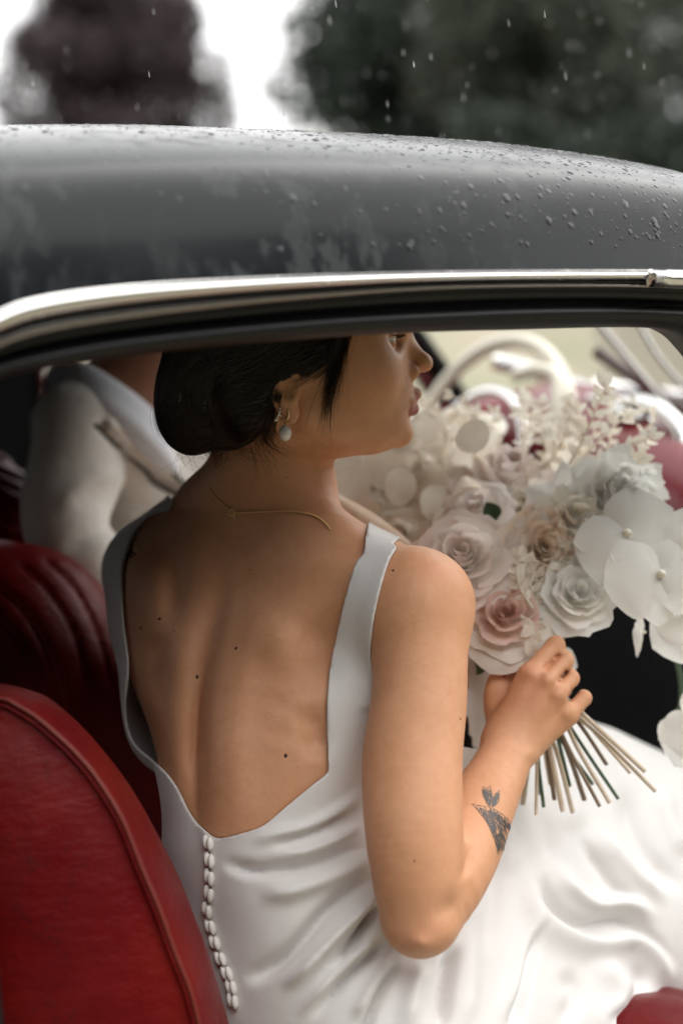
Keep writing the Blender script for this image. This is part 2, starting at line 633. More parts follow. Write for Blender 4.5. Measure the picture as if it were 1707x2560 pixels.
# torso rows: py, spine px, spine depth, yaw, left outline px, half depth
ROWS = [
 (1270, 590, 1.372, 27, 520, .055),
 (1320, 582, 1.358, 27, 440, .072),
 (1370, 570, 1.347, 27, 366, .085),
 (1430, 556, 1.336, 27, 312, .094),
 (1520, 538, 1.325, 28, 290, .100),
 (1620, 518, 1.315, 31, 302, .103),
 (1720, 502, 1.305, 35, 335, .101),
 (1820, 494, 1.295, 40, 382, .096),
 (1920, 490, 1.285, 44, 415, .091),
 (2020, 488, 1.276, 47, 436, .088),
 (2120, 490, 1.268, 48, 436, .088),
 (2250, 505, 1.265, 48, 430, .095),
 (2400, 525, 1.262, 48, 420, .110),
 (2560, 545, 1.260, 48, 410, .125),
 (2760, 560, 1.262, 48, 410, .130),
]
def _loft_table(rows):
    T = []
    for py, xs, ds, yaw, lp, b in rows:
        y = math.radians(yaw); s, c = math.sin(y), math.cos(y)
        X = (xs - CX) * ds / FPX
        cx, cz = X + b * s, ds + b * c
        zl = cz + 0.03
        ext = cx - (lp - CX) * zl / FPX
        a = math.sqrt(max(ext ** 2 - (b * s) ** 2, 1e-4)) / c
        T.append((-(py - CY) * 1.33 / FPX, cx, cz, y, a, b))
    return spline(T[::-1], 300)
_LT = _loft_table(ROWS)

def sd_loft(T, y0, y1, e=2.3):
    T = T[np.argsort(T[:, 0])]
    def f(p):
        Y = p[:, 1]
        cx, cz, yw, a, b = [np.interp(Y, T[:, 0], T[:, i]).astype(np.float32) for i in range(1, 6)]
        s, c = np.sin(yw), np.cos(yw)
        dx, dz = p[:, 0] - cx, p[:, 2] - cz
        u = dx * c - dz * s            # towards her right
        v = dx * s + dz * c            # towards her front
        q = (np.abs(u / a) ** e + np.abs(v / b) ** e) ** (1 / e)
        d = (q - 1) * np.minimum(a, b) * (0.65 + 0.35 * np.minimum(q, 2))
        return smax(d, np.maximum(y0 - Y, Y - y1), 0.03)
    R = T[:, 4:6].max()
    f.bb = (np.array([T[:, 1].min() - R, y0, T[:, 2].min() - R]), np.array([T[:, 1].max() + R, y1, T[:, 2].max() + R]))
    return f

YTOP = -(1275 - CY) * 1.33 / FPX
torso_f = sd_loft(_LT, -0.62, YTOP + 0.015)

def gauss_px(px0, py0, sx, sy, amp, rot=0, zmax=1.42):
    c, s = math.cos(math.radians(rot)), math.sin(math.radians(rot))
    def f(p):
        x, y = proj(p)
        dx, dy = x - px0, y - py0
        u, v = dx * c + dy * s, -dx * s + dy * c
        return amp * np.exp(-(u / sx) ** 2 - (v / sy) ** 2) * (p[:, 2] < zmax)
    R = 2.5 * max(sx, sy)
    f.pxb = (np.array([px0 - R, py0 - R]), np.array([px0 + R, py0 + R]))
    return f

def ridge_px(pts, wl, wr, amp, taper=0.25, zmax=1.45, n=14):
    P = spline(pts, n)
    def f(p):
        x, y = proj(p)
        s, t = line_sd(x, y, P)
        w = np.where(s > 0, wr, wl)
        e = np.clip(np.minimum(t, 1 - t) / max(taper, 1e-3), 0, 1)
        a = np.exp(-(s / w) ** 2) * e * e * (3 - 2 * e)
        return amp * a * (p[:, 2] < zmax)
    R = 2.5 * max(wl, wr)
    f.pxb = (P.min(0) - R, P.max(0) + R)
    return f

torso = SDF()
torso.add(torso_f, 0)
# trapezius and shoulder slopes
torso.add(chain([(650, 1150, 1.392, .040), (560, 1262, 1.415, .038), (440, 1330, 1.465, .030), (375, 1385, 1.49, .030)]), .05)
torso.add(chain([(705, 1160, 1.378, .038), (768, 1305, 1.358, .034), (905, 1425, 1.310, .030), (1000, 1475, 1.288, .034)]), .05)
# shoulder caps
torso.add(sd_ell(K(1044, 1520, 1.285), (.045, .043, .044)), .035)
torso.add(sd_ell(K(402, 1425, 1.50), (.036, .042, .045)), .03)
# bust / front of the chest
torso.add(sd_ell(K(1042, 1665, 1.475), (.075, .08, .07)), .05)
torso.add(sd_ell(K(700, 1640, 1.54), (.07, .08, .07)), .05)

body = torso.copy()
# muscles of the back: spinal furrow, long muscles beside it, shoulder blades
body.disp(ridge_px([(572, 1380), (556, 1480), (526, 1600), (503, 1720), (495, 1850), (491, 1960), (492, 2160)], 24, 34, -.0078, .30))
body.disp(ridge_px([(520, 1630), (502, 1720), (494, 1820), (490, 1920), (491, 2160)], 9, 15, -.0046, .40))
body.disp(ridge_px([(650, 1440), (610, 1600), (585, 1760), (575, 1900), (578, 2140)], 55, 70, .0052, .3))
body.disp(ridge_px([(490, 1440), (452, 1600), (434, 1760), (438, 1900), (440, 2100)], 36, 34, .0036, .3))
body.disp(gauss_px(735, 1490, 118, 128, .0105, 20))          # right shoulder blade
body.disp(ridge_px([(680, 1415), (800, 1400), (940, 1420)], 46, 40, .0030, .4))
body.disp(gauss_px(695, 1600, 60, 62, .0070, 0))
body.disp(ridge_px([(775, 1520), (800, 1630), (800, 1760)], 46, 55, -.0070, .4))
body.disp(gauss_px(592, 1540, 34, 100, -.0026, 8))
body.disp(ridge_px([(768, 1750), (785, 1830), (800, 1910)], 34, 34, -.0055, .4))
body.disp(gauss_px(375, 1480, 60, 125, .0085, -6))           # left shoulder blade
body.disp(ridge_px([(440, 1350), (446, 1430), (436, 1510), (415, 1580)], 26, 34, -.0060, .4))
body.disp(gauss_px(480, 1380, 44, 75, .0036, 10))
body.disp(ridge_px([(405, 1570), (392, 1660), (402, 1780)], 28, 32, -.0032, .4))
for k in range(3):                                            # ribs, just to be guessed
    body.disp(ridge_px([(610 + 8 * k, 1700 + 70 * k), (700 + 5 * k, 1725 + 72 * k), (790, 1790 + 66 * k)], 24, 24, .0007, .4))
body.disp(gauss_px(590, 1300, 30, 28, .0020))                # seventh vertebra

torso_m = body.copy()
# neck
body.add(chain([(672, 1290, 1.405, .054), (680, 1200, 1.392, .0495), (690, 1090, 1.376, .0485), (710, 1000, 1.365, .050)]), .022)
body.disp(ridge_px([(770, 1075), (800, 1150), (812, 1240)], 16, 16, .0016, .3))
# right arm
body.add(chain([(1058, 1510, 1.275, .0400), (1054, 1590, 1.262, .0408), (1047, 1750, 1.245, .0418), (1030, 1900, 1.228, .0432), (1034, 2060, 1.205, .0420),
                (1044, 2200, 1.192, .0378), (1045, 2286, 1.188, .0310)], 7), .024)
body.add(sd_ell(K(1044, 2316, 1.183), (.018, .018, .02)), .020)
body.disp(gauss_px(1075, 1470, 75, 85, .0028, 0, 1.36))
body.add(chain([(1062, 2288, 1.198, .0300), (1106, 2208, 1.222, .0350), (1150, 2124, 1.255, .0355), (1184, 2046, 1.285, .0335), (1240, 1940, 1.33, .0275), (1275, 1862, 1.36, .0240)]), .014)
# right hand round the stems
def hand(S, wr, mcps, pips, dips, tips, rad, thumb, k=.007):
    for w, m_ in zip(wr, mcps):
        S.add(sd_cone(K(*w), K(*m_), .0125, .0112), .016)
    for a, b, c, d, r in zip(mcps, pips, dips, tips, rad):
        g1 = sd_cone(K(*a), K(*b), r * 1.16, r * 1.04)
        g2 = sd_cone(K(*b), K(*c), r * 1.02, r * .92)
        g3 = sd_cone(K(*c), K(*d), r * .92, r * .74)
        gf = lambda p, g1=g1, g2=g2, g3=g3: smin(smin(g1(p), g2(p), .003), g3(p), .003)
        gf.bb = bbj([g1, g2, g3])
        S.add(gf, k * .65)
    S.add(chain(thumb), .012)
HW = [(1244, 1842, 1.364), (1266, 1852, 1.357), (1290, 1862, 1.357), (1312, 1872, 1.364)]
HM = [(1322, 1688, 1.367), (1364, 1704, 1.362), (1390, 1741, 1.364), (1416, 1788, 1.372)]
HP = [(1388, 1613, 1.386), (1409, 1650, 1.384), (1424, 1696, 1.385), (1458, 1745, 1.388)]
HD = [(1378, 1640, 1.420), (1396, 1680, 1.419), (1410, 1726, 1.418), (1440, 1772, 1.414)]
HT = [(1348, 1668, 1.432), (1364, 1706, 1.431), (1378, 1750, 1.429), (1414, 1790, 1.424)]
hand(body, HW, HM, HP, HD, HT, (.0087, .0089, .0085, .0074),
     [(1256, 1830, 1.378, .0145), (1246, 1740, 1.396, .0150), (1268, 1670, 1.415, .0115), (1310, 1655, 1.428, .0088)])
for m_, p_, dz in zip(HM, HP, range(4)):
    body.disp(gauss_px(m_[0] + 4, m_[1] - 2, 17, 17, .0022, 0, 1.40))
for a, b in ((0, 1), (1, 2), (2, 3)):
    x0, y0 = (HM[a][0] + HM[b][0]) / 2, (HM[a][1] + HM[b][1]) / 2
    body.disp(ridge_px([(x0 - 40, y0 + 65), (x0, y0), (x0 + 18, y0 - 22)], 11, 11, -.0020, .4, 1.40))
body.disp(gauss_px(1322, 1884, 17, 17, .0020, 0, 1.39))
body.disp(gauss_px(1112, 2268, 26, 42, -.0040, 30, 1.30))          # hollow beside the elbow
body.disp(gauss_px(1054, 2360, 26, 18, .0030, 0, 1.30))            # point of the elbow
body.disp(ridge_px([(1140, 2215), (1165, 2160), (1180, 2100)], 10, 12, -.0028, .4, 1.32))
for a, b in ((0, 1), (1, 2), (2, 3)):                              # gaps between the fingers
    x0, y0 = (HM[a][0] + HM[b][0]) / 2 + 10, (HM[a][1] + HM[b][1]) / 2 - 14
    x1, y1 = (HP[a][0] + HP[b][0]) / 2 + 4, (HP[a][1] + HP[b][1]) / 2
    body.disp(ridge_px([(x0, y0), ((x0 + x1) / 2, (y0 + y1) / 2), (x1, y1)], 8, 8, -.0030, .2, 1.42))
# left arm: reaches forward under the bouquet, hand on the lap
body.add(chain([(392, 1430, 1.51, .042), (470, 1700, 1.62, .040), (640, 1900, 1.72, .037)]), .03)
body.add(chain([(640, 1900, 1.72, .034), (900, 1860, 1.72, .031), (1120, 1800, 1.66, .024)]), .02)
LM = [(1190, 1750, 1.63), (1200, 1775, 1.63), (1205, 1800, 1.635), (1205, 1825, 1.64)]
LP = [(1255, 1740, 1.60), (1268, 1770, 1.60), (1268, 1800, 1.605), (1258, 1828, 1.61)]
LD = [(1290, 1750, 1.58), (1300, 1780, 1.58), (1298, 1810, 1.585), (1285, 1838, 1.59)]
LTp = [(1310, 1765, 1.57), (1318, 1795, 1.57), (1314, 1822, 1.575), (1300, 1848, 1.58)]
hand(body, [(1125, 1785, 1.655), (1125, 1795, 1.655), (1125, 1808, 1.655), (1125, 1818, 1.66)], LM, LP, LD, LTp, (.0085, .0088, .0085, .0072),
     [(1130, 1780, 1.645, .013), (1175, 1730, 1.61, .011), (1220, 1722, 1.59, .009)])

# head: seen in profile, face towards her right
def dm(px): return 1.338 + (px - 705) * 0.00037 * 0.16      # depth of the middle plane of the head
def H(px, py, lat=0.0): return K(px, py, dm(px) - lat)         # lat > 0: towards the camera
head = SDF()
head.add(sd_ell(H(725, 860), (.095, .104, .0735)), 0)
head.add(sd_ell(H(835, 890), (.064, .085, .060)), .03)
head.add(sd_ell(H(850, 1005), (.048, .044, .050)), .030)          # jaw mass
head.add(sd_ell(H(915, 1045), (.031, .025, .031)), .020)
head.add(sd_cone(H(972, 1076, .011), H(972, 1076, -.011), .0145, .0145), .020)   # chin
head.add(sd_ell(H(1004, 1078), (.0105, .0135, .015)), .010)
head.add(sd_cone(H(775, 1035, .052), H(925, 1095, .025), .009, .009), .024)      # jaw line
head.add(sd_cone(H(775, 1035, -.052), H(925, 1095, -.025), .009, .009), .024)
head.add(sd_ell(H(958, 975), (.0275, .038, .0235)), .016)         # muzzle
head.add(sd_ell(H(893, 925, .040), (.031, .028, .021)), .024)     # cheeks
head.add(sd_ell(H(893, 925, -.040), (.031, .028, .021)), .024)
head.add(sd_ell(H(945, 785), (.026, .022, .048)), .028)           # brow
for s in (1, -1):
    head.sub(sd_ell(H(985, 848, .036 * s), (.012, .0095, .014)), .014)   # eye sockets
    head.add(sd_ell(H(957, 846, .0290 * s), (.0132, .0125, .0138)), .004)  # lids over the eyeball
    head.sub(sd_ell(H(986, 848, .0340 * s), (.016, .0016, .0125)), .0012)  # the opening between them
head.add(chain([(985, 800, dm(985), .0100), (1007, 848, dm(1007), .0092), (1034, 885, dm(1034), .0090), (1052, 905, dm(1052), .0096)]), .012)  # nose
head.add(sd_ell(H(1057, 910), (.0088, .0082, .0092)), .005)
for s in (1, -1):
    head.add(sd_ell(H(1026, 930, .0115 * s), (.0090, .0078, .0058)), .0045)
    head.sub(sd_ell(H(1048, 940, .0062 * s), (.0060, .0030, .0034)), .0025)
head.sub(sd_ell(H(1070, 953), (.0090, .0065, .02)), .007)            # under the nose
head.sub(sd_cone(H(1047, 1046, .016), H(1047, 1046, -.016), .0066, .0066), .009)   # fold above the chin
upper = [H(1000, 1022, .0225), H(1023, 1002, .0125), H(1036, 985, .004), H(1036, 985, -.004), H(1023, 1002, -.0125), H(1000, 1022, -.0225)]
lower = [H(1000, 1024, .0215), H(1019, 1025, .0125), H(1029, 1021, .003), H(1029, 1021, -.003), H(1019, 1025, -.0125), H(1000, 1024, -.0215)]
ur = [.0018, .0042, .0056, .0056, .0042, .0018]
lr = [.0018, .0052, .0066, .0066, .0052, .0018]
for i in range(5):
    head.add(sd_cone(upper[i], upper[i + 1], ur[i], ur[i + 1]), .0045)
lows = [sd_cone(lower[i], lower[i + 1], lr[i], lr[i + 1]) for i in range(5)]
def low_f(p):
    d = lows[0](p)
    for g in lows[1:]: d = smin(d, g(p), .002)
    return d
low_f.bb = bbj(lows)
head.add(low_f, .0022)
body.add(head, .015)
# ears
for s in (1, -1):
    body.add(sd_ell(H(712, 962, .0715 * s), (.0150, .0250, .0070)), .006)
    body.add(sd_ell(H(722, 1030, .0690 * s), (.0095, .0115, .0045)), .005)
    body.sub(sd_ell(H(722, 965, .0800 * s), (.0075, .0125, .0070)), .004)

BLO, BHI = (-.34, -.48, 1.12), (.33, .26, 1.80)

# ------------------------------------------------------------------ the bride: hair volume
hair_sdf = SDF()
hair_sdf.add(sd_ell(H(655, 850), (.086, .104, .0800)), 0)
hair_sdf.add(sd_ell(H(745, 830), (.092, .085, .0810)), .03)
hair_sdf.add(sd_ell(H(600, 985), (.052, .052, .070)), .03)
hair_sdf.add(sd_ell(H(640, 1040), (.030, .020, .056)), .02)
hair_sdf.add(sd_ell(H(482, 1015), (.0345, .046, .050)), .012)       # the low bun
hair_sdf.add(sd_ell(H(505, 930), (.030, .040, .058)), .025)
HAIRLINE = spline([(300, 560), (700, 480), (960, 560), (985, 700), (930, 775), (876, 832), (846, 885), (800, 926), (745, 944), (705, 962), (690, 1010), (674, 1060),
                   (640, 1092), (600, 1118), (560, 1130), (520, 1150), (460, 1155), (385, 1100), (350, 950)], 120, closed=True)
def off_hairline(p):
    x, y = proj(p)
    return -poly_sd(x, y, HAIRLINE) * p[:, 2] / FPX
off_hairline.bb = (np.full(3, -9.), np.full(3, 9.))
hair_sdf.sub(off_hairline, .010)                                  # face and ear lobe stay free
hair_sdf.disp(ridge_px([(440, 940), (470, 990), (480, 1060), (520, 1120)], 14, 10, -.004, .4, 1.4))
hair_sdf.disp(ridge_px([(545, 900), (530, 1000), (545, 1110)], 16, 16, -.004, .3, 1.4))
hair_sdf.disp(ridge_px([(500, 930), (440, 1000), (450, 1090)], 10, 14, .002, .3, 1.4))

# ------------------------------------------------------------------ the bride: dress volume
dress_sdf = torso_m.copy()
dress_sdf.add(sd_ell(K(436, 1775, 1.42), (.046, .060, .05)), .025)                # the bodice stands off the back on her left
dress_sdf.add(sd_ell(K(1105, 1790, 1.505), (.060, .075, .055)), .05)               # front of the bodice beyond the arm
dress_sdf.add(sd_ell(K(760, 2480, 1.40), (.165, .14, .15)), .06)                 # hips
dress_sdf.add(chain([(1000, 2020, 1.46, .095), (980, 2220, 1.45, .11)]), .06)     # belly
dress_sdf.add(chain([(980, 2440, 1.36, .105), (1240, 2420, 1.47, .100), (1500, 2380, 1.58, .090), (1640, 2450, 1.63, .085), (1720, 2700, 1.66, .09)]), .05)   # right thigh
dress_sdf.add(chain([(1080, 2050, 1.58, .11), (1350, 2010, 1.66, .105), (1640, 2110, 1.75, .095), (1800, 2300, 1.80, .10), (1850, 2600, 1.8, .11)]), .06)   # left thigh
dress_sdf.add(chain([(1200, 2220, 1.52, .11), (1600, 2240, 1.68, .11)]), .06)
dress_sdf.add(chain([(1180, 2600, 1.36, .08), (1500, 2600, 1.45, .06)]), .05)
# ------------------------------------------------------------------ the bride: dress shell
OPENING = [(900, 1130), (913, 1353), (888, 1410), (862, 1500), (843, 1583), (827, 1659), (820, 1729), (817, 1806), (820, 1870), (823, 1925), (818, 1936),
           (805, 1946), (760, 1981), (709, 2023), (658, 2064), (607, 2083), (556, 2095), (530, 2092), (500, 2068), (486, 2052), (467, 2023), (441, 1972), (410, 1930),
           (378, 1902), (346, 1876), (325, 1846), (313, 1806), (310, 1761), (316, 1710), (318, 1660), (314, 1615), (306, 1557), (302, 1481), (303, 1423), (314, 1379),
           (336, 1328), (378, 1286), (425, 1262), (430, 1130)]
ARMHOLE = [(1012, 1340), (990, 1369), (972, 1400), (956, 1450), (940, 1519), (930, 1608), (933, 1685), (938, 1717), (945, 1790), (1000, 1830), (1320, 1830), (1320, 1250)]
OPEN_S = spline(OPENING, 420, closed=True)
ARM_S = spline(ARMHOLE, 120, closed=True)

def loft_uv(p):
    T = _LT[np.argsort(_LT[:, 0])]
    cx, cz, yw = [np.interp(p[:, 1], T[:, 0], T[:, i]) for i in (1, 2, 3)]
    dx, dz = p[:, 0] - cx, p[:, 2] - cz
    return dx * np.cos(yw) - dz * np.sin(yw), dx * np.sin(yw) + dz * np.cos(yw)

OFF = .0048
dshell = SDF()
dshell.ops = list(dress_sdf.ops) + [('d', lambda p: np.full(len(p), OFF, np.float32), 0)]
DV, DQ = mesh_sdf(dshell, (-.30, -.60, 1.16), (.60, .06, 1.98), .0036, 1)
DT = np.vstack([DQ[:, [0, 1, 2]], DQ[:, [0, 2, 3]]])
DN, _ = sdf_grad(dshell, DV)

def facing(V, Nn):
    r = V / np.linalg.norm(V, axis=1)[:, None]
    return -(r * Nn).sum(1)

def dress_g(V, Nn):
    x, y = proj(V)
    fc = facing(V, Nn)
    u, v = loft_uv(V)
    gb = -np.minimum(poly_sd(x, y, OPEN_S), np.where(V[:, 2] > 1.415, 60, poly_sd(x, y, ARM_S)))
    ytop = np.where(u < -.02, -.085, -.115)
    front = np.minimum((V[:, 1] - ytop) * 2700, np.minimum(np.abs(u - .148) - .020, np.abs(u + .128) - .018) * 2700)
    front = np.where(V[:, 1] > .03, 60, front)
    wt = np.clip((fc + .16) / .08, 0, 1)
    low = y > 2120
    g = gb * wt + front * (1 - wt)
    return np.where(low | (V[:, 2] > 1.62), -50, g)

_g = dress_g(DV, DN)
DV2, DT2 = clip_mesh(DV, DT, _g)
# keep the large connected piece only
def main_piece(V, T, keepmin=400):
    lab = np.arange(len(V))
    while True:
        m = lab[T].min(1)
        new = lab.copy()
        for c in range(3): np.minimum.at(new, T[:, c], m)
        new = new[new]
        if (new == lab).all(): break
        lab = new
    ids, cnt = np.unique(lab, return_counts=True)
    ok = np.isin(lab, ids[cnt >= keepmin])
    T = T[ok[T].all(1)]
    u, inv = np.unique(T, return_inverse=True)
    return V[u], inv.reshape(-1, 3)
DV2, DT2 = main_piece(DV2, DT2)
DN2, _ = sdf_grad(dshell, DV2)
# folds of the cloth, as seen lying on the figure: (points, width left/right px, metres)
FOLDS = [
 ([(925, 1960), (860, 2010), (775, 2062), (690, 2085), (620, 2105)], 20, 13, .0030),
 ([(905, 2010), (830, 2055), (750, 2090), (660, 2112)], 14, 12, -.0026),
 ([(915, 2050), (850, 2090), (760, 2130), (660, 2140)], 18, 14, .0034),
 ([(940, 2110), (850, 2140), (740, 2170), (620, 2178), (545, 2150)], 13, 22, -.0050),
 ([(940, 2140), (850, 2185), (740, 2225), (640, 2240)], 26, 30, .0045),
 ([(945, 2180), (880, 2230), (820, 2282), (740, 2368), (660, 2432), (600, 2450)], 18, 24, -.0070),
 ([(950, 2250), (925, 2300), (890, 2350), (830, 2430)], 12, 16, -.0075),
 ([(960, 2215), (915, 2265), (850, 2330), (770, 2420), (700, 2480)], 16, 22, .0060),
 ([(985, 2340), (930, 2390), (860, 2450), (770, 2560)], 14, 20, -.0060),
 ([(960, 2330), (900, 2380), (830, 2450), (740, 2550)], 18, 18, .0045),
 ([(1000, 2400), (960, 2460), (915, 2560), (890, 2640)], 14, 18, -.0060),
 ([(980, 2400), (930, 2470), (880, 2560)], 18, 18, .0040),
 ([(1060, 2400), (1030, 2480), (1010, 2600)], 30, 30, .0040),
 ([(1135, 2350), (1120, 2450), (1105, 2600)], 14, 20, -.0065),
 ([(1170, 2300), (1170, 2440), (1150, 2600)], 34, 34, .0050),
 ([(1345, 2300), (1325, 2400), (1305, 2500), (1270, 2600)], 14, 22, -.0085),
 ([(1310, 2150), (1325, 2300), (1290, 2450), (1240, 2580)], 28, 28, .0055),
 ([(1230, 2100), (1235, 2250), (1215, 2400)], 26, 34, -.0045),
 ([(1362, 2180), (1372, 2230), (1405, 2280), (1470, 2312), (1560, 2300), (1630, 2345), (1700, 2430)], 16, 26, -.0120),
 ([(1320, 2200), (1340, 2280), (1390, 2330), (1480, 2360), (1580, 2350), (1650, 2420), (1690, 2480)], 30, 44, .0110),
 ([(1400, 2150), (1420, 2220), (1480, 2265), (1570, 2262), (1660, 2310)], 24, 20, .0090),
 ([(1440, 2080), (1500, 2160), (1540, 2215), (1600, 2260)], 16, 22, -.0075),
 ([(1475, 2050), (1545, 2140), (1600, 2200), (1680, 2260)], 22, 26, .0065),
 ([(1560, 1950), (1580, 2060), (1640, 2160), (1720, 2240)], 26, 30, -.0070),
 ([(1400, 1900), (1420, 2000), (1440, 2090)], 40, 40, .0050),
 ([(1320, 1900), (1340, 2000), (1370, 2100), (1380, 2180)], 26, 30, -.0040),
 ([(1240, 1980), (1270, 2100), (1280, 2200)], 26, 26, .0035),
 ([(1640, 1960), (1670, 2060), (1720, 2150)], 30, 30, .0060),
 ([(1560, 2400), (1600, 2460), (1560, 2530), (1500, 2560)], 20, 26, -.0060),
 ([(1460, 2400), (1530, 2440), (1560, 2500), (1480, 2580)], 34, 34, .0060),
 ([(1400, 2420), (1440, 2490), (1400, 2580)], 24, 30, -.0050),
]
_x, _y = proj(DV2)
_w = np.clip(facing(DV2, DN2) / .35, 0, 1)
_disp = np.zeros(len(DV2)); FOLD_GAIN = 2.3
for pts, a_, b_, amp in FOLDS:
    _disp += ridge_px(pts, a_ * .85, b_ * .85, amp * (FOLD_GAIN if pts[0][0] < 1150 else 1.35), .30, 9, 22)(DV2)
DV2 = DV2 + DN2 * (_disp * _w)[:, None]
# the straps lie on the skin, never under it
_m = (_y < 1770) & (_x < 1015) & (facing(DV2, DN2) > -.3)
_push = np.zeros(len(DV2))
_push[_m] = np.clip(.0038 - body(DV2[_m]), 0, .014)
DV2 = DV2 + DN2 * _push[:, None]
# ------------------------------------------------------------------ the car: frame of reference
TH = math.radians(27)
FWD = np.array([math.cos(TH), math.sin(TH), 0.0])        # towards the bonnet
INB = np.array([-math.sin(TH), math.cos(TH), 0.0])       # across the car, away from the open door
P0 = W(853.5, 700, 1.08)

def ray(px, py):
    rx, ry = (px - CX) / FPX, -(py - CY) / FPX
    return np.array([rx, CP + ry * SP, ry * CP - SP])

def side(px, py, w=0.0):
    """world point where the ray through a pixel meets the car's side plane moved inboard by w."""
    D = ray(px, py); C = np.array([0, 0, CAMZ])
    t = (w - INB @ (C - P0)) / (INB @ D)
    return C + t * D

def car(s, w, z):
    return P0[:2].tolist() and np.array([P0[0] + s * FWD[0] + w * INB[0], P0[1] + s * FWD[1] + w * INB[1], z])

CAR = thing("classic_car", "grey vintage car with wet roof, chrome window trim and red leather seats", "car", car(0.1, 0.6, 0.0))

RT = [(-450, 1300), (-300, 1010), (-150, 865), (0, 786), (109, 751), (327, 721), (653, 699), (980, 686), (1306, 680), (1707, 680), (1900, 690), (2100, 730), (2300, 830)]
RM = [(-440, 1390), (-300, 1100), (-150, 955), (0, 871), (163, 825), (435, 786), (762, 751), (1089, 727), (1415, 721), (1707, 727), (1900, 745), (2100, 800), (2250, 900)]
RS = [(-410, 1500), (-270, 1190), (-130, 1035), (0, 942), (163, 914), (381, 882), (653, 855), (980, 833), (1306, 823), (1500, 818), (1620, 820), (1680, 832), (1730, 868), (1790, 960), (1870, 1200)]
RC = [(-700, 400), (-300, 330), (0, 318), (330, 316), (600, 325), (900, 338), (1200, 360), (1450, 395), (1707, 440), (2000, 530), (2350, 700)]

def curve_at(C, n=170, x0=None, x1=None):
    return spline(C, n)

def by_x(C, xs):
    S = spline(C, 600)
    o = np.argsort(S[:, 0])
    return np.interp(xs, S[o, 0], S[o, 1])

NX = 150
XS = np.linspace(-420, 1910, NX)
A_ = np.array([side(x, y, 0.0) for x, y in zip(XS, by_x(RT, XS))])
XR = XS
B_ = np.array([side(x, y, 0.26) for x, y in zip(XR, by_x(RC, XR) - 4)])
# roof skin: rail -> crown -> far rail, plus the part behind the frame's left edge
PROF = spline([(0, 0), (.008, .17), (.017, .35), (.028, .52), (.041, .64), (.06, .735), (.09, .825), (.13, .90), (.17, .95), (.21, .982), (.26, 1.0), (.36, 1.004), (.46, 1.0)], 34)
NP_ = len(PROF)
rv = []
rows = list(zip(A_, B_))
a0, b0 = rows[0]
s0 = FWD @ (a0 - P0)
REAR = []
for ds, da, db in ((.42, .03, -.05), (.22, .02, -.018)):
    REAR.append((np.array([*car(s0 - ds, 0, 0)[:2], max(a0[2] + da, .95)]), np.array([*car(s0 - ds, .46, 0)[:2], b0[2] + db])))
rows = REAR + rows
NX = len(rows)
XS = np.concatenate([np.full(len(REAR), -500.), XS])
_sb = np.array([FWD @ (b - P0) for a, b in rows]); _zb = np.array([b[2] for a, b in rows])
for a, b in rows:
    sa = FWD @ (a - P0)
    b = b.copy(); b[2] = np.interp(sa, _sb, _zb)
    for w, q in PROF:
        rv.append(car(sa, w, a[2] + (b[2] - a[2]) * q))
    for w, dz in ((.55, -.001), (.66, -.003), (.80, -.011), (.92, -.028), (1.02, -.055), (1.10, -.10), (1.14, -.15)):
        rv.append(car(sa, w, b[2] + dz))
RV = np.array(rv); NR = NP_ + 7
# the front end rolls down to the windscreen header on its own curve (given by the crown line)
m_paint = mat("roof_paint", (0.030, 0.034, 0.038), 0.14)
bs = bsdf(m_paint)
bs.inputs["Specular IOR Level"].default_value = 0.20
bs.inputs["Coat Roughness"].default_value = 0.05
v = coords(m_paint)
n1 = noise(m_paint, v, 9.0, 5, .6)
n2 = noise(m_paint, coords(m_paint, (1, 1, 0.35)), 42.0, 4, .6)
film = ramp(m_paint, n2, [(0.50, (0, 0, 0)), (0.58, (1, 1, 1))])
film2 = ramp(m_paint, n1, [(0.42, (0, 0, 0)), (0.60, (1, 1, 1))])
wet = mixc(m_paint, 1.0, film, film2, 'MULTIPLY')
L(m_paint, mrange(m_paint, wet, 0, 1, .20, .38), bs.inputs["Roughness"])
L(m_paint, mrange(m_paint, wet, 0, 1, .06, .34), bs.inputs["Coat Roughness"])
L(m_paint, mixc(m_paint, wet, (0.008, 0.010, 0.012), (0.036, 0.039, 0.042)), bs.inputs["Base Color"])
nb = noise(m_paint, v, 160.0, 3, .6)
L(m_paint, bump(m_paint, nb, .12, .0006), bs.inputs["Normal"])
roof = obj("roof", RV, grid_faces(NX, NR), m_paint, CAR)
tag(roof, "dark grey car roof covered in rain")

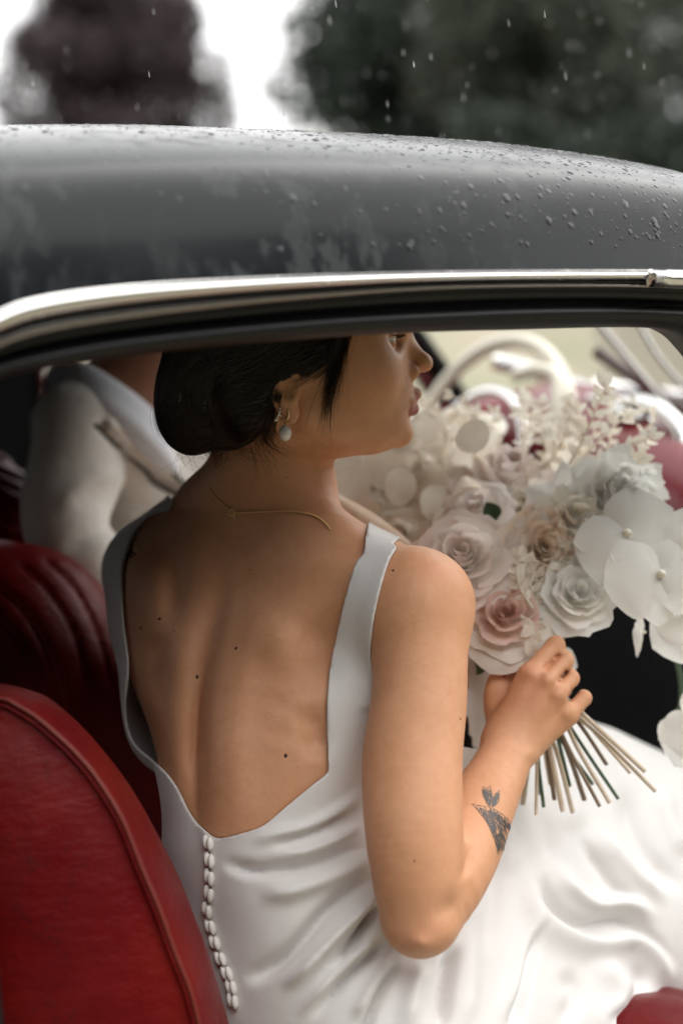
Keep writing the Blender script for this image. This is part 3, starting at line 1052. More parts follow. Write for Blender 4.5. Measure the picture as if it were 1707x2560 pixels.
# water beads on the roof
m_water = mat("water", (0.028, 0.031, 0.034), 0.03, IOR=1.40)
def roof_pt(i, j):
    i0, j0 = int(i), int(j)
    u, w = i - i0, j - j0
    G = RV.reshape(NX, NR, 3)
    return (G[i0, j0] * (1 - u) + G[i0 + 1, j0] * u) * (1 - w) + (G[i0, j0 + 1] * (1 - u) + G[i0 + 1, j0 + 1] * u) * w
def roof_n(i, j):
    a = roof_pt(min(i + .5, NX - 2), j) - roof_pt(max(i - .5, 0), j)
    b = roof_pt(i, min(j + .5, NR - 2)) - roof_pt(i, max(j - .5, 0))
    n = unit(np.cross(a, b))
    return n if n[2] > 0 else -n
dv, df, off = [], [], 0
ring = [(0.0, 1), (.55, .86), (.88, .52), (1.0, .12), (1.02, -.1)]
bead_rng = np.random.default_rng(3)
placed = 0
while placed < 5200:
    i = bead_rng.uniform(2, NX - 4)
    j = bead_rng.uniform(3, NP_ + 2) if bead_rng.random() < .7 else bead_rng.uniform(16, NP_ + 3)
    px_ = XS[int(i)]
    frontness = np.clip((px_ - 700) / 900, 0, 1)
    topness = np.clip((j - 14) / 16, 0, 1)
    if bead_rng.random() > .03 + .80 * frontness ** 1.3 * (.30 + .70 * topness) + .30 * topness ** 3: continue
    p = roof_pt(i, j); n = roof_n(i, j)
    if n[2] < .15: continue
    r = bead_rng.gamma(1.5, .00048) + .00045
    r = min(r, .0032)
    hgt = r * bead_rng.uniform(.20, .36)
    t1 = unit(np.cross(n, [0.3, 0.8, 0.5])); t2 = np.cross(n, t1)
    down = np.array([0, 0, -1.0]); down = down - n * (down @ n); sl = np.linalg.norm(down)
    ang = np.linspace(0, 2 * np.pi, 8, endpoint=False)
    jit = 1 + bead_rng.uniform(-.18, .18, 8)
    for q, h_ in ring:
        pts = p + n * (h_ * hgt) + (q * r) * ((np.cos(ang) * jit)[:, None] * t1 + (np.sin(ang) * jit)[:, None] * t2)
        pts = pts + down * np.maximum(0, (pts - p) @ (down / max(sl, 1e-3)))[:, None] * .9 if sl > .2 else pts
        dv.append(pts)
    for a in range(len(ring) - 1):
        for k in range(8):
            df.append((off + a * 8 + k, off + a * 8 + (k + 1) % 8, off + (a + 1) * 8 + (k + 1) % 8, off + (a + 1) * 8 + k))
    off += 8 * len(ring); placed += 1
beads = obj("water_beads", np.vstack(dv), np.array(df), m_water, CAR)
beads.parent = roof
tag(beads, "rain water beads on the roof", None, None, "stuff")

# chrome drip rail, black channel and rubber seal
m_chrome = mat("chrome", (0.75, 0.74, 0.73), 0.13, 1.0)
v = coords(m_chrome, (1, 1, 1))
L(m_chrome, mrange(m_chrome, noise(m_chrome, v, 60, 4), .35, .7, .10, .30), bsdf(m_chrome).inputs["Roughness"])
m_rubber = mat("rubber", (0.006, 0.006, 0.007), 0.42, Specular_IOR_Level=.35)
L(m_rubber, bump(m_rubber, noise(m_rubber, coords(m_rubber), 90, 4), .15, .001), bsdf(m_rubber).inputs["Normal"])

def strip(name, Ca, Cb, wa, wb, prof, m, x0=-420, x1=2250, n=150):
    """sweep a profile between two pixel curves lying at inboard depths wa, wb; prof = [(u, outward metres)]."""
    Sa, Sb = spline(Ca, n), spline(Cb, n)
    V = []
    for a, b in zip(Sa, Sb):
        pa, pb = side(a[0], a[1], wa), side(b[0], b[1], wb)
        for u, o in prof:
            V.append(pa + (pb - pa) * u - INB * o)
    return obj(name, np.array(V), grid_faces(n, len(prof)), m, CAR)
def lobe(u0, u1, amp, k=9, base=0.0):
    return [(u0 + (u1 - u0) * (0.5 - 0.5 * math.cos(math.pi * i / k)), base + amp * math.sin(math.pi * i / k) ** .8) for i in range(k + 1)]
strip("drip_rail", RT, RM, -.003, .004, [(-.10, -.004)] + lobe(0, .48, .0065) + [(.49, -.001), (.56, -.001)], m_chrome)
m_trim = mat("dull_trim", (0.30, 0.285, 0.275), 0.24, 1.0)
strip("rail_gasket", RT, RM, -.002, .005, [(.44, -.003)] + lobe(.46, .66, .0052) + [(.68, -.003)], m_rubber)
strip("window_trim", RT, RM, -.001, .006, [(.62, -.006)] + lobe(.64, .98, .0050) + [(1.02, -.004)], m_trim)
strip("seal_channel", RM, RS, .006, .022, [(-.03, -.002), (.06, -.002), (.14, .001), (.30, -.006), (.42, -.006), (.5, -.004)], m_rubber)
strip("rubber_seal", RM, RS, .008, .026, [(.40, -.012)] + lobe(.42, 1.0, .014, 12) + [(1.0, -.03), (.6, -.06), (.2, -.12)], m_rubber)
# joint sleeve where two lengths of the rail meet
_j = [side(x, y, -.004) - INB * .004 for x, y in ((1618, 694), (1660, 695), (1720, 696), (1790, 698))]
V_, F_ = tube(_j, .0078, 12)
obj("rail_sleeve", V_, F_, m_chrome, CAR)

# headlining under the roof
m_lining = mat("headlining", (0.020, 0.019, 0.018), 0.9)
L(m_lining, bump(m_lining, noise(m_lining, coords(m_lining), 300, 2), .2, .001), bsdf(m_lining).inputs["Normal"])
G = RV.reshape(NX, NR, 3)
hl = G[::3, 3:NR - 1:2].copy()
hl[..., 2] -= .030
obj("headlining", hl.reshape(-1, 3), grid_faces(hl.shape[0], hl.shape[1]), m_lining, CAR)

# body panels round the opening: rear quarter, sill, floor, far door, firewall, rear bulkhead
m_black = mat("black_trim", (0.005, 0.005, 0.006), 0.7, Specular_IOR_Level=.25)
L(m_black, bump(m_black, noise(m_black, coords(m_black), 120, 3), .3, .002), bsdf(m_black).inputs["Normal"])
m_carpet = mat("carpet", (0.006, 0.006, 0.006), 0.95, Specular_IOR_Level=.1)
L(m_carpet, bump(m_carpet, noise(m_carpet, coords(m_carpet), 400, 2), .6, .003), bsdf(m_carpet).inputs["Normal"])

def panel(name, pts, m, thick, parent=CAR, sub=4):
    """a thick panel from a quad of world points."""
    p = np.array(pts, float)
    n = unit(np.cross(p[1] - p[0], p[3] - p[0]))
    V, k = [], sub + 1
    for sgn in (0, 1):
        for i in range(k):
            for j in range(k):
                a, b = i / sub, j / sub
                V.append((p[0] * (1 - a) + p[1] * a) * (1 - b) + (p[3] * (1 - a) + p[2] * a) * b + n * thick * sgn)
    F = [tuple(f) for f in grid_faces(k, k)] + [tuple(int(x) + k * k for x in f[::-1]) for f in grid_faces(k, k)]
    edge = [i * k for i in range(k)] + [(k - 1) * k + j for j in range(1, k)] + [i * k + k - 1 for i in range(k - 2, -1, -1)] + [j for j in range(k - 2, 0, -1)]
    for a, b in zip(edge, edge[1:] + edge[:1]):
        F.append((a, b, b + k * k, a + k * k))
    return obj(name, V, F, m, parent, smooth=False)
panel("floor", [car(-1.0, .02, .28), car(1.5, .02, .28), car(1.5, 1.22, .28), car(-1.0, 1.22, .28)], m_carpet, -.04)
panel("firewall", [car(1.30, .0, .30), car(1.30, 1.24, .30), car(1.22, 1.24, .98), car(1.22, .0, .98)], m_carpet, .03)
panel("rear_bulkhead", [car(-.62, -.05, .30), car(-.62, 1.26, .30), car(-.80, 1.24, 1.05), car(-.80, -.03, 1.05)], m_black, .03)
panel("door_panel", [car(-.75, 1.26, .30), car(1.35, 1.26, .30), car(1.35, 1.26, .93), car(-.75, 1.26, .93)], m_black, .05)
panel("parcel_shelf", [car(-.78, -.02, 1.05), car(-.78, 1.24, 1.05), car(-1.25, 1.20, 1.07), car(-1.25, .02, 1.07)], m_black, .03)
panel("sill", [car(-.8, -.09, .26), car(1.5, -.09, .26), car(1.5, .05, .34), car(-.8, .05, .34)], m_paint, -.10)
# rear quarter on the near side: one smooth skin from the sill to the roof rail
e0 = side(-150, 1300, .0)
se = FWD @ (e0 - P0)
fv, nS, nZ = [], 26, 18
_As = np.array([FWD @ (a - P0) for a, b in rows]); _Az = np.array([a[2] for a, b in rows])
for i in range(nS):
    t_ = i / (nS - 1)
    s_ = se - 1.75 * t_ ** 1.2
    zt = np.interp(s_, _As, _Az) if s_ > _As.min() else _Az[0] - .42 * ((_As.min() - s_) / 1.2) ** 1.3
    zt = max(zt, .92)
    for j in range(nZ):
        u_ = j / (nZ - 1)
        z_ = .26 + (zt - .26) * u_
        w_ = -.055 * math.sin(math.pi * min(u_ / .72, 1)) ** .8 - .02 * (1 - u_) + .004 * u_
        fv.append(car(s_, w_, z_))
obj("rear_quarter", np.array(fv), grid_faces(nS, nZ), m_paint, CAR)
_edge = [fv[j] - FWD * 0 + INB * .004 for j in range(nZ)]
V_, F_ = tube(_edge, .011, 8)
obj("door_seal", V_, F_, m_rubber, CAR)
panel("rear_trim", [car(se - .01, .02, .28), car(se - 1.3, .03, .28), car(se - 1.2, .05, 1.22), car(se - .01, .03, 1.28)], m_black, -.012)
# far roof pillars and rear quarter of the far side
def bar(name, pts, r, m, parent=CAR, sq=None, n=10):
    P = spline(pts, 4 * len(pts)) if len(pts) > 2 else np.array(pts)
    V, F = tube(P, r, n, True, sq)
    return obj(name, V, F, m, parent)
qa, qb = side(112, 1180, 1.24), side(122, 860, 1.20)
panel("rear_quarter", [qa * [1, 1, 0] + [0, 0, .93], qa * [1, 1, 0] - FWD * [1.1, 1.1, 0] + [0, 0, .95], qb * [1, 1, 0] - FWD * [1.0, 1.0, 0] + [0, 0, 1.36], qb * [1, 1, 0] + [0, 0, 1.36]], m_black, .03)
bar("rear_pillar", [qa * [1, 1, 0] + [0, 0, .90], (qa + qb) / 2 * [1, 1, 0] + [0, 0, 1.14], qb * [1, 1, 0] + [0, 0, 1.36]], .012, m_chrome)
# far windscreen pillar
a_, b_ = W(1012, 800, 2.42), W(1185, 1050, 2.60)
bar("windscreen_pillar", [a_, (a_ + b_) / 2 + [0, 0, .004], b_], .017, m_black)
bar("pillar_trim", [W(960, 800, 2.44), W(1055, 930, 2.53), W(1130, 1050, 2.62)], .020, m_trim)
# rear window
rw = []
for i in range(9):
    for j in range(5):
        t_, u_ = i / 8, j / 4
        top = car(-.86, .10 + .95 * t_, 1.335); bot = car(-1.22, .04 + 1.12 * t_, 1.07)
        rw.append(top + (bot - top) * u_ - FWD * .10 * math.sin(math.pi * t_))
RW = np.array(rw)
# near windscreen pillar, foot of the roof at the front
a_ = [side(1850, 800, .03), side(1900, 1000, .03), side(2010, 1250, .02)]
bar("windscreen_pillar", a_, .022, m_paint)

# windscreen glass with its chrome wipers
m_glass = mat("glass", (0.92, 0.96, 0.95), 0.02)
_tr, _gl, _mx = N(m_glass, "ShaderNodeBsdfTransparent"), N(m_glass, "ShaderNodeBsdfGlossy", Roughness=.03), N(m_glass, "ShaderNodeMixShader")
_tr.inputs[0].default_value = (.93, .96, .95, 1)
_fr = N(m_glass, "ShaderNodeFresnel", IOR=1.45)
L(m_glass, _fr.outputs[0], _mx.inputs[0]); L(m_glass, _tr.outputs[0], _mx.inputs[1]); L(m_glass, _gl.outputs[0], _mx.inputs[2])
L(m_glass, _mx.outputs[0], m_glass.node_tree.nodes["Material Output"].inputs[0])
ws = []
for i in range(9):
    for j in range(7):
        t, u = i / 8, j / 6
        top = car(.40 + .06 * math.sin(math.pi * t), .06 + 1.06 * t, 1.36)
        bot = car(1.16 + .14 * math.sin(math.pi * t), .02 + 1.20 * t, 1.00)
        ws.append(top + (bot - top) * u)
obj("windscreen", np.array(ws), grid_faces(9, 7), m_glass, CAR)
bar("windscreen_frame", [car(1.17, .02, .985), car(1.30, .35, .985), car(1.33, .62, .985), car(1.30, .9, .985), car(1.17, 1.22, .985)], .013, m_chrome)
m_wood = mat("wiper_rubber", (0.085, 0.05, 0.045), .5)
bar("wiper_blade", [W(1490, 880, 2.25), W(1600, 955, 2.2), W(1760, 1060, 2.15)], .010, m_wood)
bar("wiper_arm", [W(1480, 790, 2.15), W(1590, 925, 2.12), W(1700, 1060, 2.10)], .0055, m_trim)
bar("mirror_stem", [W(1590, 800, 2.05), W(1650, 900, 2.02), W(1730, 990, 2.0)], .004, m_trim)

obj("rear_window", RW, grid_faces(9, 5), m_glass, CAR)
# dashboard, scuttle and bonnet
m_red = mat("red_leather", (0.25, 0.013, 0.018), 0.36)
v = coords(m_red)
bs = bsdf(m_red)
bs.inputs["Specular IOR Level"].default_value = .14
cr = N(m_red, "ShaderNodeTexVoronoi", feature='DISTANCE_TO_EDGE', Scale=900.0)
L(m_red, v, cr.inputs["Vector"])
wear = noise(m_red, v, 7, 6, .65)
L(m_red, mixc(m_red, mrange(m_red, wear, .45, .72, 0, .8), (0.110, 0.0028, 0.004), (0.175, 0.0085, 0.005)), bs.inputs["Base Color"])
L(m_red, mrange(m_red, noise(m_red, v, 22, 5), .3, .7, .28, .50), bs.inputs["Roughness"])
crease = noise(m_red, coords(m_red, (1, 1, 2.2)), 26, 5, .65)
vc = N(m_red, "ShaderNodeTexVoronoi", feature='DISTANCE_TO_EDGE', Scale=16.0)
L(m_red, mixc(m_red, .06, v, N(m_red, "ShaderNodeTexNoise", Scale=30.0).outputs["Color"], 'ADD'), vc.inputs["Vector"])
crack = mixc(m_red, 1.0, mrange(m_red, vc.outputs["Distance"], .0, .022, 1, 0), mrange(m_red, noise(m_red, v, 9, 3), .50, .60, 0, 1), 'MULTIPLY')
_bc = bs.inputs["Base Color"].links[0].from_socket
L(m_red, mixc(m_red, mrange(m_red, crack, 0, 1, 0, .75), _bc, (0.035, 0.006, 0.008)), bs.inputs["Base Color"])
b1 = bump(m_red, cr.outputs["Distance"], .25, .0006)
L(m_red, bump(m_red, crease, .40, .006, b1), bs.inputs["Normal"])
m_dash = mat("red_paint", (0.17, 0.008, 0.014), 0.34)
m_dash.node_tree.nodes["Principled BSDF"].inputs["Coat Weight"].default_value = .1
dash = SDF()
dash.add(chain([(1060, 1120, 2.50, .060), (1330, 1080, 2.38, .075), (1470, 1100, 2.22, .085), (1640, 1190, 2.00, .080), (1800, 1290, 1.86, .080), (1980, 1400, 1.74, .08)], 4), 0)
V_, F_ = mesh_sdf(dash, *[np.array(x) + s for x, s in zip(dash.bb, (-.02, .02))], .009)
dash_o = obj("dashboard", V_, F_, m_dash, CAR, world=False)
tag(dash_o, "glossy red dashboard")
bar("dash_trim", [W(1420, 1120, 2.20), W(1560, 1180, 2.0), W(1700, 1300, 1.86), W(1850, 1400, 1.76)], .011, m_chrome, dash_o)
for (px_, py_, d_, r_) in ((1590, 1045, 2.02, .040), (1520, 1010, 2.12, .030)):
    c_ = W(px_, py_, d_)
    ax = [FWD * .35 + np.array([0, 0, .94]), INB, unit(np.cross(FWD * .35 + np.array([0, 0, .94]), INB))]
    V_, F_ = ellipsoid_vf(c_, ax, (.014, r_, r_), 9, 16)
    g_ = obj("instrument", V_, F_, m_black, dash_o)
    ang = np.linspace(0, 2 * np.pi, 24)
    P = c_ + r_ * (np.cos(ang)[:, None] * ax[1] + np.sin(ang)[:, None] * ax[2])
    V_, F_ = tube(P, .006, 8, False)
    obj("bezel", V_, F_, m_chrome, dash_o)
bar("dash_handle", [W(1540, 1010, 2.05), W(1620, 1010, 1.98), W(1690, 1060, 1.92), W(1710, 1120, 1.9)], .012, m_chrome, dash_o)
bar("dash_rail", [W(1240, 905, 2.45), W(1330, 925, 2.40), W(1420, 960, 2.33), W(1560, 1000, 2.2)], .014, m_chrome, dash_o)
panel("under_dash", [car(.78, .05, .55), car(.78, 1.2, .55), car(1.0, 1.2, .92), car(1.0, .05, .92)], m_black, .03)
# bonnet beyond the screen
bv = []
for i in range(10):
    for j in range(9):
        t, u = i / 9, j / 8
        bv.append(car(1.30 + 1.3 * t, .02 + 1.2 * u, .985 - .06 * t * t + .02 * math.sin(math.pi * u) - .02 - .12 * t ** 4))
obj("bonnet", np.array(bv), grid_faces(10, 9), m_paint, CAR)

# steering wheel
m_ivory = mat("ivory", (0.74, 0.68, 0.58), 0.35)
wc = W(1195, 1170, 2.18)
wa = unit(FWD * .92 - np.array([0, 0, .38]))               # column axis
wx_ = unit(INB - wa * (INB @ wa)); wy_ = np.cross(wa, wx_)
wheel_ang = np.linspace(0, 2 * np.pi, 56, endpoint=False)
def ringm(c, R, r, n=10):
    P = c + R * (np.cos(wheel_ang)[:, None] * wx_ + np.sin(wheel_ang)[:, None] * wy_)
    V = []
    for k, a in enumerate(wheel_ang):
        rad = math.cos(a) * wx_ + math.sin(a) * wy_
        for b in np.linspace(0, 2 * np.pi, n, endpoint=False):
            V.append(P[k] + r * (math.cos(b) * rad + math.sin(b) * wa))
    return np.array(V), grid_faces(56, n, True, True)
V_, F_ = ringm(wc, .205, .0120)
wheel = obj("steering_wheel", V_, F_, m_ivory, CAR)
tag(wheel, "ivory steering wheel rim")
V_, F_ = ringm(wc - wa * .012, .120, .0085)
obj("horn_ring", V_, F_, m_chrome, wheel)
for a in (0.0, math.pi):
    d_ = math.cos(a) * wx_ + math.sin(a) * wy_
    V_, F_ = tube([wc + wa * .02, wc + d_ * .1 + wa * .01, wc + d_ * .203], [.012, .010, .008], 8)
    obj("spoke", V_, F_, m_ivory, wheel)
V_, F_ = ellipsoid_vf(wc, [wx_, wy_, wa], (.042, .042, .028), 10, 16)
obj("hub", V_, F_, m_ivory, wheel)
V_, F_ = tube([wc, wc + wa * .4], .024, 10)
obj("column", V_, F_, m_black, wheel)
bar("gear_lever", [W(1290, 938, 2.12), W(1345, 925, 2.06), W(1392, 945, 2.02), W(1388, 1020, 2.0), W(1372, 1110, 2.0)], .0105, m_ivory)

# seats
def seat_loft(name, rows, m, parent=CAR, nt=70, nu=26):
    """rows: list of (list of (px, py, d)) curves from back rim to front; lofted smoothly."""
    Cs = [spline([K(*p) for p in r], nt) for r in rows]
    A = np.array(Cs)                                   # rows x nt x 3
    A = np.stack([spline(A[:, i], nu) for i in range(nt)], 1)
    V = to_world(A.reshape(-1, 3))
    return obj(name, V, grid_faces(nu, nt), m, parent)
OUT = [(-260, 1740), (-120, 1712), (0, 1708), (103, 1734), (156, 1770), (214, 1823), (268, 1886), (312, 1944), (357, 2015), (402, 2100), (446, 2189), (482, 2279), (513, 2359), (545, 2461), (571, 2555), (600, 2680), (620, 2800)]
PIP = [(-250, 1800), (-120, 1760), (0, 1747), (45, 1765), (89, 1792), (147, 1841), (201, 1895), (250, 1957), (304, 2046), (335, 2120), (357, 2176), (402, 2283), (437, 2381), (473, 2470), (496, 2555), (525, 2680), (545, 2800)]
ctr = np.array([-260, 2700.])
def inset(C, k): return [tuple(np.array(p) + (ctr - np.array(p)) * k) for p in C]
rowsA = [[(x, y, 1.32) for x, y in inset(OUT, .10)],
         [(x, y, 1.245) for x, y in inset(OUT, .02)],
         [(x, y, 1.190) for x, y in OUT],
         [(x * .62 + a * .38, y * .62 + b * .38, 1.150) for (x, y), (a, b) in zip(OUT, PIP)],
         [(x * .25 + a * .75, y * .25 + b * .75, 1.128) for (x, y), (a, b) in zip(OUT, PIP)],
         [(x, y, 1.121) for x, y in PIP],
         [(x, y, 1.116) for x, y in inset(PIP, .05)],
         [(x, y, 1.100) for x, y in inset(PIP, .2)],
         [(x, y, 1.085) for x, y in inset(PIP, .5)],
         [(x, y, 1.085) for x, y in inset(PIP, .98)]]
seatA = seat_loft("seat_back", rowsA, m_red)
tag(seatA, "worn red leather seat back with raised piping")
m_pipe = mat("piping_leather", (0.15, 0.013, 0.006), 0.5)
P = spline([W(x, y, 1.1185) for x, y in PIP], 90)
V_, F_ = tube(P, .0022, 8)
obj("piping", V_, F_, m_pipe, seatA)
P = spline([W(x, y, 1.1165) for x, y in inset(PIP, .016)], 90)
V_, F_ = tube(P, .0012, 6)
obj("piping", V_, F_, m_red, seatA)

seatB_f = SDF()
seatB_f.add(sd_ell(K(60, 1850, 1.62), (.115, .215, .10)), 0)
seatB_f.add(sd_ell(K(-120, 1850, 1.60), (.16, .23, .11)), .05)
seatB_f.add(sd_ell(K(130, 1980, 1.64), (.105, .26, .09)), .05)
seatB_f.add(sd_ell(K(330, 2150, 1.66), (.085, .22, .07)), .05)
for pts in ([(-40, 1440), (60, 1530), (120, 1640), (165, 1790)], [(-30, 1520), (30, 1590), (90, 1690), (120, 1790)], [(40, 1400), (130, 1490), (190, 1600), (230, 1760)], [(100, 1390), (185, 1470), (245, 1590), (285, 1740)]):
    seatB_f.disp(ridge_px(pts, 6, 6, -.0035, .1, 1.62, 20))
    seatB_f.disp(ridge_px([(x + 30, y - 12) for x, y in pts], 24, 24, .0016, .1, 1.62, 20))
V_, F_ = mesh_sdf(seatB_f, *[np.array(x) + s for x, s in zip(seatB_f.bb, (-.02, .02))], .006)
seatB = obj("seat_back", V_, F_, m_red, CAR, world=False)
tag(seatB, "deep red pleated leather seat back behind the man")
m_thread = mat("thread", (0.33, 0.05, 0.04), .7)
for pts in ([(-40, 1440), (60, 1530), (120, 1640), (165, 1790)], [(-30, 1520), (30, 1590), (90, 1690), (120, 1790)]):
    q = spline(pts, 60)
    H_ = hit(seatB_f, q[:, 0] + 7, q[:, 1] - 3, 1.3, .0004)
    segs = []
    for k in range(0, 58, 2):
        segs.append(tube(to_world(H_[k:k + 2]), .0007, 5))
    V_, F_ = joinvf(segs)
    s_ = obj("stitching", V_, F_, m_thread, seatB); tag(s_, None, None, None, "stuff")
roll = SDF()
roll.add(chain([(-160, 1180, 1.98, .060), (-20, 1235, 1.94, .055), (20, 1300, 1.90, .05)]), 0)
for k in range(6):
    roll.disp(ridge_px([(-60 + 10 * k, 1130 + 32 * k), (0 + 8 * k, 1150 + 32 * k), (90, 1185 + 30 * k)], 8, 8, -.006, .05, 9, 6))
V_, F_ = mesh_sdf(roll, *[np.array(x) + s for x, s in zip(roll.bb, (-.02, .02))], .006)
obj("seat_roll", V_, F_, m_red, CAR, world=False)
# seat cushion under the bride
cush = SDF()
cush.add(chain([(600, 2900, 1.45, .14), (1100, 2860, 1.42, .14), (1560, 2790, 1.46, .13), (1660, 2740, 1.50, .11)]), 0)
cush.add(sd_ell(K(1655, 2640, 1.40), (.075, .052, .06)), .03)
V_, F_ = mesh_sdf(cush, *[np.array(x) + s for x, s in zip(cush.bb, (-.02, .02))], .009)
obj("seat_cushion", V_, F_, m_red, CAR, world=False)
# ------------------------------------------------------------------ the groom, at the wheel
GB = W(330, 2600, 1.95); 
GROOM = thing("person", "man in cream linen suit and pale shirt collar sitting at the steering wheel", "person", (GB[0], GB[1], .45))
m_suit = mat("linen", (0.80, 0.75, 0.69), 0.85, Sheen_Weight=.3)
v = coords(m_suit)
L(m_suit, bump(m_suit, noise(m_suit, v, 500, 3), .3, .001, bump(m_suit, noise(m_suit, v, 18, 4), .35, .01)), bsdf(m_suit).inputs["Normal"])
m_gskin = mat("skin_man", (0.30, 0.135, 0.080), 0.5)
m_shirt = mat("shirt", (0.80, 0.82, 0.88), 0.7)
suit = SDF()
suit.add(sd_ell(K(420, 1330, 1.96), (.155, .26, .13)), 0)
suit.add(chain([(420, 1450, 1.98, .16), (400, 1900, 2.0, .165), (420, 2200, 2.0, .16)]), .06)
suit.add(chain([(340, 1150, 1.84, .050), (260, 1060, 1.80, .052), (212, 1078, 1.77, .058), (190, 1180, 1.745, .058), (166, 1290, 1.72, .054), (210, 1420, 1.70, .054), (300, 1560, 1.72, .056)], 5), .035)
suit.add(chain([(235, 1010, 1.80, .030), (165, 1040, 1.78, .036)]), .03)
suit.add(chain([(300, 1560, 1.72, .055), (620, 1500, 1.86, .048), (900, 1350, 2.02, .042)]), .03)
suit.add(chain([(560, 1080, 2.02, .06), (700, 1180, 2.12, .065), (860, 1300, 2.2, .05), (1050, 1180, 2.28, .042)]), .04)
suit.add(chain([(430, 2230, 2.0, .13), (900, 2150, 2.2, .095), (1200, 2100, 2.35, .08), (1300, 2500, 2.5, .07)]), .05)
suit.disp(ridge_px([(240, 1050), (300, 1120), (390, 1190), (500, 1270)], 9, 14, -.010, .1, 2.1))
suit.disp(ridge_px([(260, 1040), (330, 1110), (420, 1180), (520, 1250)], 26, 12, .007, .1, 2.1))
suit.disp(ridge_px([(150, 1400), (230, 1330), (330, 1300)], 22, 26, -.006, .3, 2.1))
suit.disp(ridge_px([(160, 1300), (180, 1240), (260, 1190), (340, 1210)], 26, 20, .006, .3, 2.1))
suit.disp(ridge_px([(180, 1500), (260, 1450), (330, 1440)], 16, 22, .006, .3, 2.1))
suit.sub(sd_cone(K(330, 1000, 1.87), K(450, 830, 1.90), .088, .10), .01)
V_, F_ = mesh_sdf(suit, (-.45, -.60, 1.60), (.36, .20, 2.60), .0085, 1)
jk = obj("suit", V_, F_, m_suit, GROOM, world=False)
# dark edge of the lapel
q = spline([(238, 1062), (300, 1122), (365, 1180), (385, 1205), (440, 1240), (505, 1285)], 40)
H_ = hit(suit, q[:, 0], q[:, 1], 1.55, .001, 2.4)
V_, F_ = tube(to_world(H_), .0032, 6)
obj("lapel_edge", V_, F_, mat("lapel_trim", (0.035, 0.042, 0.042), .8), jk)
q = spline([(400, 1130), (430, 1175), (470, 1225), (500, 1262)], 20)
H_ = hit(suit, q[:, 0], q[:, 1], 1.55, .001, 2.4)
V_, F_ = tube(to_world(H_), .0028, 6)
obj("lapel_edge", V_, F_, bpy.data.materials["lapel_trim"], jk)
# shirt collar: a folded band round the neck
col = SDF()
col.add(chain([(130, 965, 1.86, .012), (172, 968, 1.785, .013), (250, 1012, 1.745, .014), (330, 1070, 1.745, .014), (395, 1130, 1.765, .013), (430, 1165, 1.80, .010)], 4), 0)
col.add(chain([(150, 925, 1.87, .014), (186, 925, 1.80, .015), (262, 970, 1.762, .016), (342, 1028, 1.762, .016), (405, 1090, 1.78, .014)], 4), .022)
V_, F_ = mesh_sdf(col, *[np.array(x) + s for x, s in zip(col.bb, (-.02, .02))], .006, 1)
obj("shirt_collar", V_, F_, m_shirt, GROOM, world=False)
gb = SDF()
gb.add(chain([(300, 1030, 1.85, .070), (370, 920, 1.86, .068), (440, 830, 1.88, .064)]), 0)
gb.add(sd_ell(K(500, 720, 1.90), (.098, .118, .078)), .04)
gb.add(sd_ell(K(590, 800, 1.90), (.06, .075, .058)), .04)
gb.add(chain([(650, 700, 1.90, .012), (690, 765, 1.90, .014)]), .02)
gb.add(sd_ell(K(640, 870, 1.90), (.03, .022, .03)), .02)
gb.add(sd_ell(K(470, 760, 1.822), (.018, .030, .010)), .008)
gb.add(chain([(900, 1350, 2.02, .03), (970, 1250, 2.06, .028)]), .02)
for k in range(4):
    gb.add(chain([(985 + 6 * k, 1235 + 18 * k, 2.07, .012), (1040 + 6 * k, 1215 + 20 * k, 2.10, .010), (1060 + 6 * k, 1235 + 20 * k, 2.14, .009)]), .006)
gb.add(chain([(1050, 1180, 2.28, .03), (1080, 1120, 2.27, .026)]), .02)
for k in range(4):
    gb.add(chain([(1085 + 8 * k, 1100 + 12 * k, 2.26, .012), (1110 + 8 * k, 1075 + 14 * k, 2.25, .010), (1120 + 8 * k, 1095 + 14 * k, 2.22, .009)]), .006)
V_, F_ = mesh_sdf(gb, *[np.array(x) + s for x, s in zip(gb.bb, (-.02, .02))], .007, 1)
obj("body", V_, F_, m_gskin, GROOM, world=False)
gh = SDF()
gh.add(sd_ell(K(480, 680, 1.90), (.102, .10, .085)), 0)
gh.add(sd_ell(K(410, 780, 1.90), (.055, .07, .07)), .03)
gh.sub(sd_ell(K(640, 800, 1.90), (.10, .11, .2)), .01)
V_, F_ = mesh_sdf(gh, *[np.array(x) + s for x, s in zip(gh.bb, (-.02, .02))], .007)
obj("hair", V_, F_, mat("hair_man", (0.02, 0.014, 0.010), .5), GROOM, world=False)
# ------------------------------------------------------------------ the bride: assembled person
BRIDE = thing("person", "bride in backless white dress with low dark bun holding the bouquet", "person", (*W(760, 2560, 1.38)[:2], .52))
# skin
m_skin = mat("skin", (0.46, 0.235, 0.135), 0.46)
bs = bsdf(m_skin)
bs.inputs["Subsurface Weight"].default_value = .06
bs.inputs["Subsurface Radius"].default_value = (1.0, .35, .2)
bs.inputs["Subsurface Scale"].default_value = .010
bs.inputs["Specular IOR Level"].default_value = .30
v = coords(m_skin)
c1 = mixc(m_skin, mrange(m_skin, noise(m_skin, v, 14, 5, .6), .35, .68, 0, 1), (0.60, 0.295, 0.155), (0.71, 0.375, 0.220))
c2 = mixc(m_skin, mrange(m_skin, noise(m_skin, v, 120, 4, .7), .45, .75, 0, .40), c1, (0.60, 0.270, 0.145))
lip = N(m_skin, "ShaderNodeAttribute", attribute_name="lips")
c3 = mixc(m_skin, lip.outputs["Fac"], c2, (0.42, 0.125, 0.115))
red = N(m_skin, "ShaderNodeAttribute", attribute_name="flush")
c4 = mixc(m_skin, red.outputs["Fac"], c3, (0.74, 0.32, 0.21))
L(m_skin, c4, bs.inputs["Base Color"])
